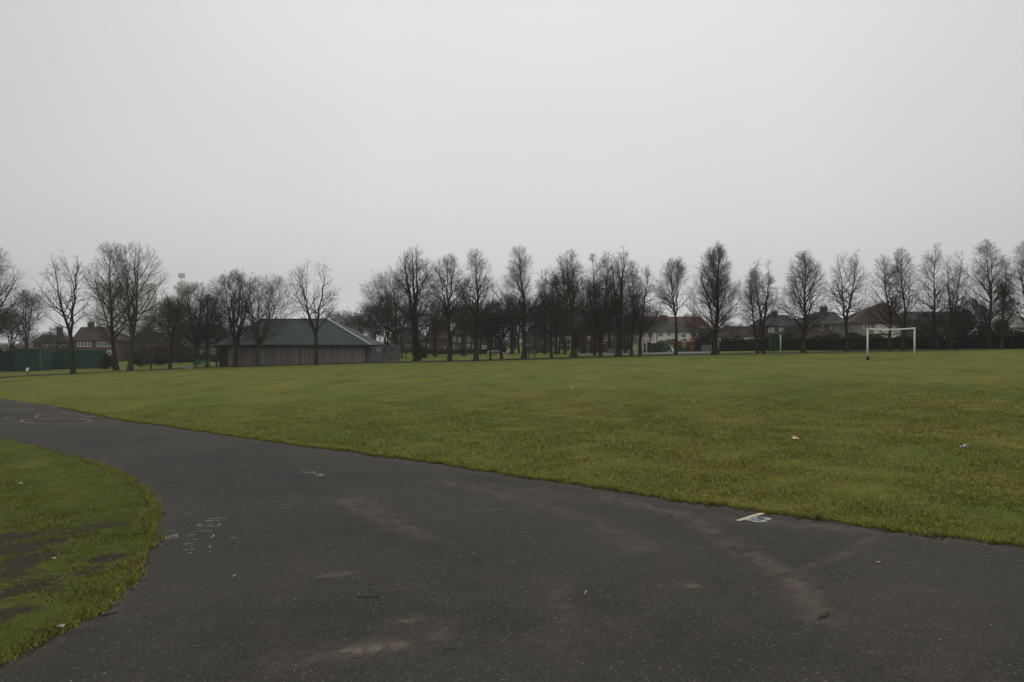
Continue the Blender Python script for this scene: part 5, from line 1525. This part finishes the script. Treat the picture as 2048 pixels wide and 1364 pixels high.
# ------------------------------------------------------------------ chalk, paint and litter on the tarmac
t = NT('chalk', .95, .05); M['chalk'] = t.done(t.mix(t.noise(90, 3, .7), (.20, .19, .175), (.52, .50, .47)))
t = NT('chalk_pink', .95, .05); M['chalk_pink'] = t.done(t.mix(t.noise(12, 3), (.22, .11, .11), (.42, .28, .27)))
t = NT('chalk_faint', .95, .05); M['chalk_faint'] = t.done(t.mix(t.noise(30, 3), (.13, .125, .115), (.26, .25, .235)))
t = NT('line_paint', .8, .15); M['line_paint'] = t.done(t.mix(t.band(t.noise(14, 4, .7), .38, .62), (.62, .60, .42), (.52, .40, .25)))
t = NT('numeral_paint', .8, .15); M['numeral_paint'] = t.done(t.mix(t.band(t.noise(18, 4, .7), .4, .65), (.52, .54, .56), (.24, .24, .23)))
def marks(strokes, label, m, name='chalk_mark', cat='chalk mark', w=.018, gap=.0, group=None, z=.005, seed=1):
    """each stroke is a polyline of photo pixels laid on the tarmac as a broken ribbon"""
    rb = random.Random(seed); mb = MB()
    for st in strokes:
        ww = w
        if isinstance(st, tuple): st, ww = st
        q = np.array([P(*p)[:2] for p in st])
        s = np.r_[0, np.cumsum(np.linalg.norm(np.diff(q, axis=0), axis=1))]
        step = max(.02, min(.08, s[-1] / 6)); n = max(2, int(s[-1] / step))
        tt = np.linspace(0, s[-1], n + 1)
        xy = np.stack([np.interp(tt, s, q[:, 0]), np.interp(tt, s, q[:, 1])], 1)
        tg = nrm(np.gradient(xy, axis=0)); nn = np.stack([-tg[:, 1], tg[:, 0]], 1)
        wd = np.array([ww * rb.uniform(.6, 1.25) for _ in tt])
        for i in range(n):
            if rb.random() < gap: continue
            c4 = [xy[i] - nn[i] * wd[i] / 2, xy[i + 1] - nn[i + 1] * wd[i + 1] / 2, xy[i + 1] + nn[i + 1] * wd[i + 1] / 2, xy[i] + nn[i] * wd[i] / 2]
            mb.add([(p[0], p[1], float(G(*p)) + z) for p in c4], [(0, 1, 2, 3)])
    return tag(mb.build(name, M[m]), label, cat, group)
def ell(cx, cy, rx, ry, a0=0, a1=360, n=40): return [(cx + rx * math.cos(R(a0 + (a1 - a0) * i / n)), cy + ry * math.sin(R(a0 + (a1 - a0) * i / n))) for i in range(n + 1)]
CH = 'chalk drawings on the path'
marks([ell(112, 842, 70, 6.6)], 'large pink chalk ring nearest the lawn on the path', 'chalk_pink', w=.06, gap=.08, group=CH, seed=2)
marks([ell(122, 833, 52, 5, 20, 330), [(142,841),(160,838),(173,836.5)]], 'open pink chalk spiral just beyond the largest ring', 'chalk_pink', w=.06, gap=.12, group=CH, seed=3)
marks([ell(103, 827.5, 30, 3.2, 90, 350)], 'small pink chalk arc above the spiral', 'chalk_pink', w=.06, gap=.15, group=CH, seed=4)
marks([[(5,820.5),(22,819.2),(38,819.5)], [(60,818.5),(72,816),(82,815.2)], [(38,821),(58,819)]], 'pair of pink chalk dashes farthest along the path', 'chalk_pink', w=.08, gap=.1, group=CH, seed=5)
marks([[(-30,846),(0,845.8),(43,845.6)], [(-8,840),(6,839),(18,836.5),(10,835)]], 'thin white chalk line and curl leaving the left edge', 'chalk', w=.03, gap=.1, group=CH, seed=6)
marks([([(168,833.6),(180,833.6),(191,833.4)], .10), [(192,833.2),(203,832.4)], [(184,828.6),(188,826.6)]], 'bright white chalk dash touching the grass edge', 'chalk', w=.05, group=CH, seed=7)
marks([[(604,944.5),(611,945),(618,945.5),(627,944)], [(618,946.5),(627,947),(630,944.5)], [(628,948.5),(636,949),(642,948)], [(634,951),(641,952.5),(649,950)], [(640,948),(644,951)]],
      'white chalk scribble alone in the middle of the path', 'chalk', w=.028, gap=.05, group=CH, seed=8)
marks([[(364,1026),(372,1025.5),(378,1024),(389,1023.5)], [(377,1031),(381,1028.5),(384,1031),(390,1031.5)], [(350,1038.4),(357,1038.2)], [(376,1031),(379,1030)]],
      'faint chalk scrawl at the top left of the lettering', 'chalk_faint', w=.014, gap=.12, group=CH, seed=9)
marks([([(416,1038.5),(422,1038),(429,1038)], .016), [(430,1038.3),(437,1037.6),(438,1035.6)], [(442,1038.8),(446,1038),(452,1038)], ([(412,1042.8),(420,1042.2),(427,1041.4)], .03), [(432,1042.4),(440,1042.4)],
       ([(393,1052.6),(398,1050.6),(402,1048.8)], .022), [(397,1053),(406,1053),(416,1052.6),(428,1053),(433,1054),(438,1050.5),(441,1048)], [(416,1049.6),(422,1049)],
       [(387,1064.6),(395,1063.8),(402,1063.2),(412,1062.6),(424,1062.4)], [(374,1074),(379,1072),(389,1070.2)], [(386,1080.4),(396,1079.6),(411,1077.8)], [(420,1077.4),(426,1074.5),(428,1070)],
       [(369,1090),(376,1088.6),(388,1086.8)], [(366,1101.4),(375,1100.8)], [(381,1100.6),(389,1099.6)], [(377,1106.4),(384,1106.6)], [(418,1096.5),(421,1093),(423,1092)]],
      'rows of small white chalk lettering beside the lawn edge', 'chalk', w=.015, gap=.10, group=CH, seed=10)
r9 = random.Random(4)
st = []
for i in range(34):
    cx = r9.uniform(324, 352); cy = 1079 - (cx - 324) * .25 + r9.uniform(-3.5, 3.5)
    st.append([(cx, cy), (cx + r9.uniform(2, 5), cy + r9.uniform(-1.5, 1)), (cx + r9.uniform(1, 4), cy + r9.uniform(-1, 2))])
st += [[(321,1066.5),(330,1065),(335,1063.6)], [(338,1063.4),(350,1063)]]
marks(st, 'smudged white chalk patch right at the lawn edge', 'chalk', w=.010, gap=.15, group=CH, seed=11)
marks([[(458,1077.5),(464,1077),(475,1076)]], 'short white chalk tick right of the lettering', 'chalk', w=.014, group=CH, seed=12)
marks([[(508,1009.5),(513,1009)], [(524,1006),(530,1004.6),(544,1003)], [(500,1020.6),(507,1020.2)], [(566,1010.4),(574,1010.6),(582,1013.6)], [(562,1016.6),(577,1018)], [(552,1003.6),(545,1002.6)]],
      'broken faint chalk arc right of the lettering', 'chalk_faint', w=.014, gap=.12, group=CH, seed=13)
marks([[(463,1155.2),(467,1154),(469,1151.6),(473,1149.5)]], 'single white S-shaped chalk curl on the near tarmac', 'chalk', w=.014, group=CH, seed=14)
t = NT('crack', .95, .02); M['crack'] = t.done((.014, .0125, .011))
def wander(a, b, amp, n, seed):
    r_ = random.Random(seed); o_ = 0; out = []
    for i in range(n + 1):
        o_ = o_ * .7 + r_.gauss(0, amp); f_ = i / n
        out.append((a[0] + (b[0] - a[0]) * f_, a[1] + (b[1] - a[1]) * f_ + o_ * (f_ > 0) ))
    return out
o = marks([wander((1008,1128),(1068,1126),1.4,30,1), wander((600,1342),(760,1312),2.2,60,2), wander((860,1306),(1050,1280),2.0,60,3)],
          None, 'crack', 'path_crack', None, w=.005, gap=.3, z=.004, seed=21)
tag(o, kind='structure')
# painted bar and looped numeral by the field edge
q = [P(*p) for p in ((1470,1041.6),(1480,1043.2),(1535,1027.6),(1520,1025.8))]
mb = MB(); mb.add([(v[0], v[1], v[2] + .005) for v in q], [(0, 1, 2, 3)])
root = empty('track_marking', q[0], 'worn yellow-white painted bar with a looped white numeral at the field edge', 'road marking')
mb.build('bar', M['line_paint'], root)
o = marks([[(1493,1040.2),(1500,1041.6),(1508,1043.2),(1514,1044.6),(1522,1045),(1530,1043.6),(1527,1041.6),(1519,1040.8),(1511,1040.4)],
           [(1509,1037.8),(1515,1035.8),(1524,1036.4),(1534,1037.6),(1541,1039.4),(1536,1041),(1528,1040.6)], [(1493,1040.2),(1503,1038.9),(1510,1038)]],
          None, 'numeral_paint', 'numeral', None, w=.05, seed=15)
o.parent = root
me = o.data; off_ = wloc(root)
co = np.empty(len(me.vertices) * 3, np.float32); me.vertices.foreach_get('co', co)
me.vertices.foreach_set('co', (co.reshape(-1, 3) - off_).astype(np.float32).ravel()); me.update()

def crumple(px, py, size, m, label, name, cat, seed, zs=.5, z0=.03):
    r = np.random.default_rng(seed); p = P(px, py)
    bpy_me = bpy.data.meshes.new(name)
    n = 5
    vs, fs = [], []
    for i in range(n + 1):
        for j in range(n + 1):
            vs.append((size * (i / n - .5) + r.normal(0, .09 * size), .7 * size * (j / n - .5) + r.normal(0, .09 * size), abs(r.normal(0, zs * size * .5)) + .004))
    for i in range(n):
        for j in range(n): a = i * (n + 1) + j; fs.append((a, a + n + 1, a + n + 2, a + 1))
    k = len(vs); vs += [(x, y, max(.002, z - .003)) for x, y, z in vs]
    fs += [tuple(reversed([v + k for v in f])) for f in fs]
    bpy_me.from_pydata(vs, [], fs); bpy_me.update()
    o = link(name, bpy_me, m); o.location = (p[0], p[1], p[2] + z0); o.rotation_euler.z = r.uniform(0, 6)
    return tag(o, label, cat)
t = NT('packet_foil', .4, .5); foil = t.done(t.mix(t.band(t.noise(7, 2), .45, .58), (.80, .78, .70), (.60, .25, .08)))
t = NT('wrapper_foil', .35, .5); wrap = t.done(t.mix(t.band(t.noise(11, 2), .46, .54), (.75, .77, .80), (.02, .02, .06)))
t = NT('paper_scrap', .9, .1); paper = t.done(t.mix(t.noise(20, 3), (.5, .48, .43), (.7, .68, .64)))
crumple(1591, 882, .13, foil, 'crumpled white and orange crisp packet lying on the field', 'crisp_packet', 'litter', 1)
crumple(1929, 899, .11, wrap, 'dark and white sweet wrapper lying on the field at the right', 'sweet_wrapper', 'litter', 2)
crumple(42, 975, .05, paper, 'white paper scrap on the upper part of the lawn', 'paper_scrap', 'litter', 3, z0=.05)
crumple(137, 1214, .05, M['fallen'], 'pinkish curled leaf near the lawn edge', 'leaf', 'leaf', 4, z0=.06)
crumple(71, 1074, .05, M['fallen'], 'brown curled leaf beside the bare soil of the lawn', 'leaf', 'leaf', 5, z0=.06)
crumple(108, 1131, .03, paper, 'tiny white scrap by the bare soil of the lawn', 'paper_scrap', 'litter', 6, z0=.06)
crumple(122, 1269, .04, paper, 'grey paper scrap on the lowest lawn edge', 'paper_scrap', 'litter', 7, z0=.05)
crumple(1144, 778, .14, paper, 'pale leaf scrap far out in the middle of the field', 'leaf', 'leaf', 8)
def stick(px0, py0, px1, py1, r, m, label, name='twig', cat='twig', bend=.02):
    a, b = P(px0, py0), P(px1, py1)
    a[2] += r; b[2] += r
    pts = [a + (b - a) * k / 6 + np.array((0, bend * math.sin(k * 1.4), .004 * math.sin(k * 2.1) + .002)) for k in range(7)]
    o = MB().tube(pts, [r * (1 - .06 * k) for k in range(7)], 7).build(name, m, None, True)
    return tag(o, label, cat)
t = NT('cork', .8, .2); cork = t.done(t.mix(t.band(t.sep()[1], P(1170, 1190)[1], P(1170, 1186)[1]), (.45, .14, .06), (.75, .66, .58)))
stick(1168, 1193, 1172.5, 1185, .006, cork, 'orange and white cigarette stub on the tarmac', 'cigarette_stub', 'litter', .0)
stick(715, 1197, 764, 1195.5, .004, M['bark'], 'long dark twig lying straight on the tarmac', bend=.006)
stick(1641, 1241, 1660, 1226, .0045, M['bark'], 'short brown twig at the end of the dusty streak')
stick(734, 1170, 748, 1168.5, .005, M['fallen'], 'tiny orange-brown leaf stalk on the tarmac', 'leaf_stalk', 'leaf', .01)
stick(203, 1233, 231, 1227, .012, M['fallen'], 'pale stick wedged along the lawn edge')
for k, (px, py, s) in enumerate(((816,1160,.02),(763,1196.5,.015),(1110,1238.5,.012),(1757,1126,.022),(1781,1268,.016),(656,1085,.02),(833,1129,.012),(209,1348,.014),(1526,1168,.014),(1548,1161,.013))):
    r = np.random.default_rng(60 + k); p = P(px, py)
    v = nrm(r.normal(0, 1, (14, 3))) * s * np.array((1, .8, .45))
    import bmesh
    bm = bmesh.new()
    for x in v: bm.verts.new(x)
    bmesh.ops.convex_hull(bm, input=bm.verts)
    me = bpy.data.meshes.new('pebble'); bm.to_mesh(me); bm.free()
    o = link('pebble', me, M['pebble']); o.location = (p[0], p[1], p[2] + s * .3)
    tag(o, 'pale pebble lying loose on the near tarmac', 'pebble', 'pale pebbles on the tarmac')

# ------------------------------------------------------------------ haze
HAZE = 0.00042
mb = MB(); mb.box(-2600, 2600, -2600, 2600, -8, 190)
hz = mb.build('haze', None)
mt = bpy.data.materials.new('haze'); mt.use_nodes = True
for n_ in list(mt.node_tree.nodes): mt.node_tree.nodes.remove(n_)
vo = mt.node_tree.nodes.new('ShaderNodeVolumePrincipled'); ou = mt.node_tree.nodes.new('ShaderNodeOutputMaterial')
vo.inputs['Color'].default_value = (.93, .94, .96, 1); vo.inputs['Density'].default_value = HAZE
mt.node_tree.links.new(vo.outputs[0], ou.inputs['Volume'])
hz.data.materials.clear(); hz.data.materials.append(mt)
tag(hz, 'thin grey winter haze over the park', 'haze', kind='stuff')
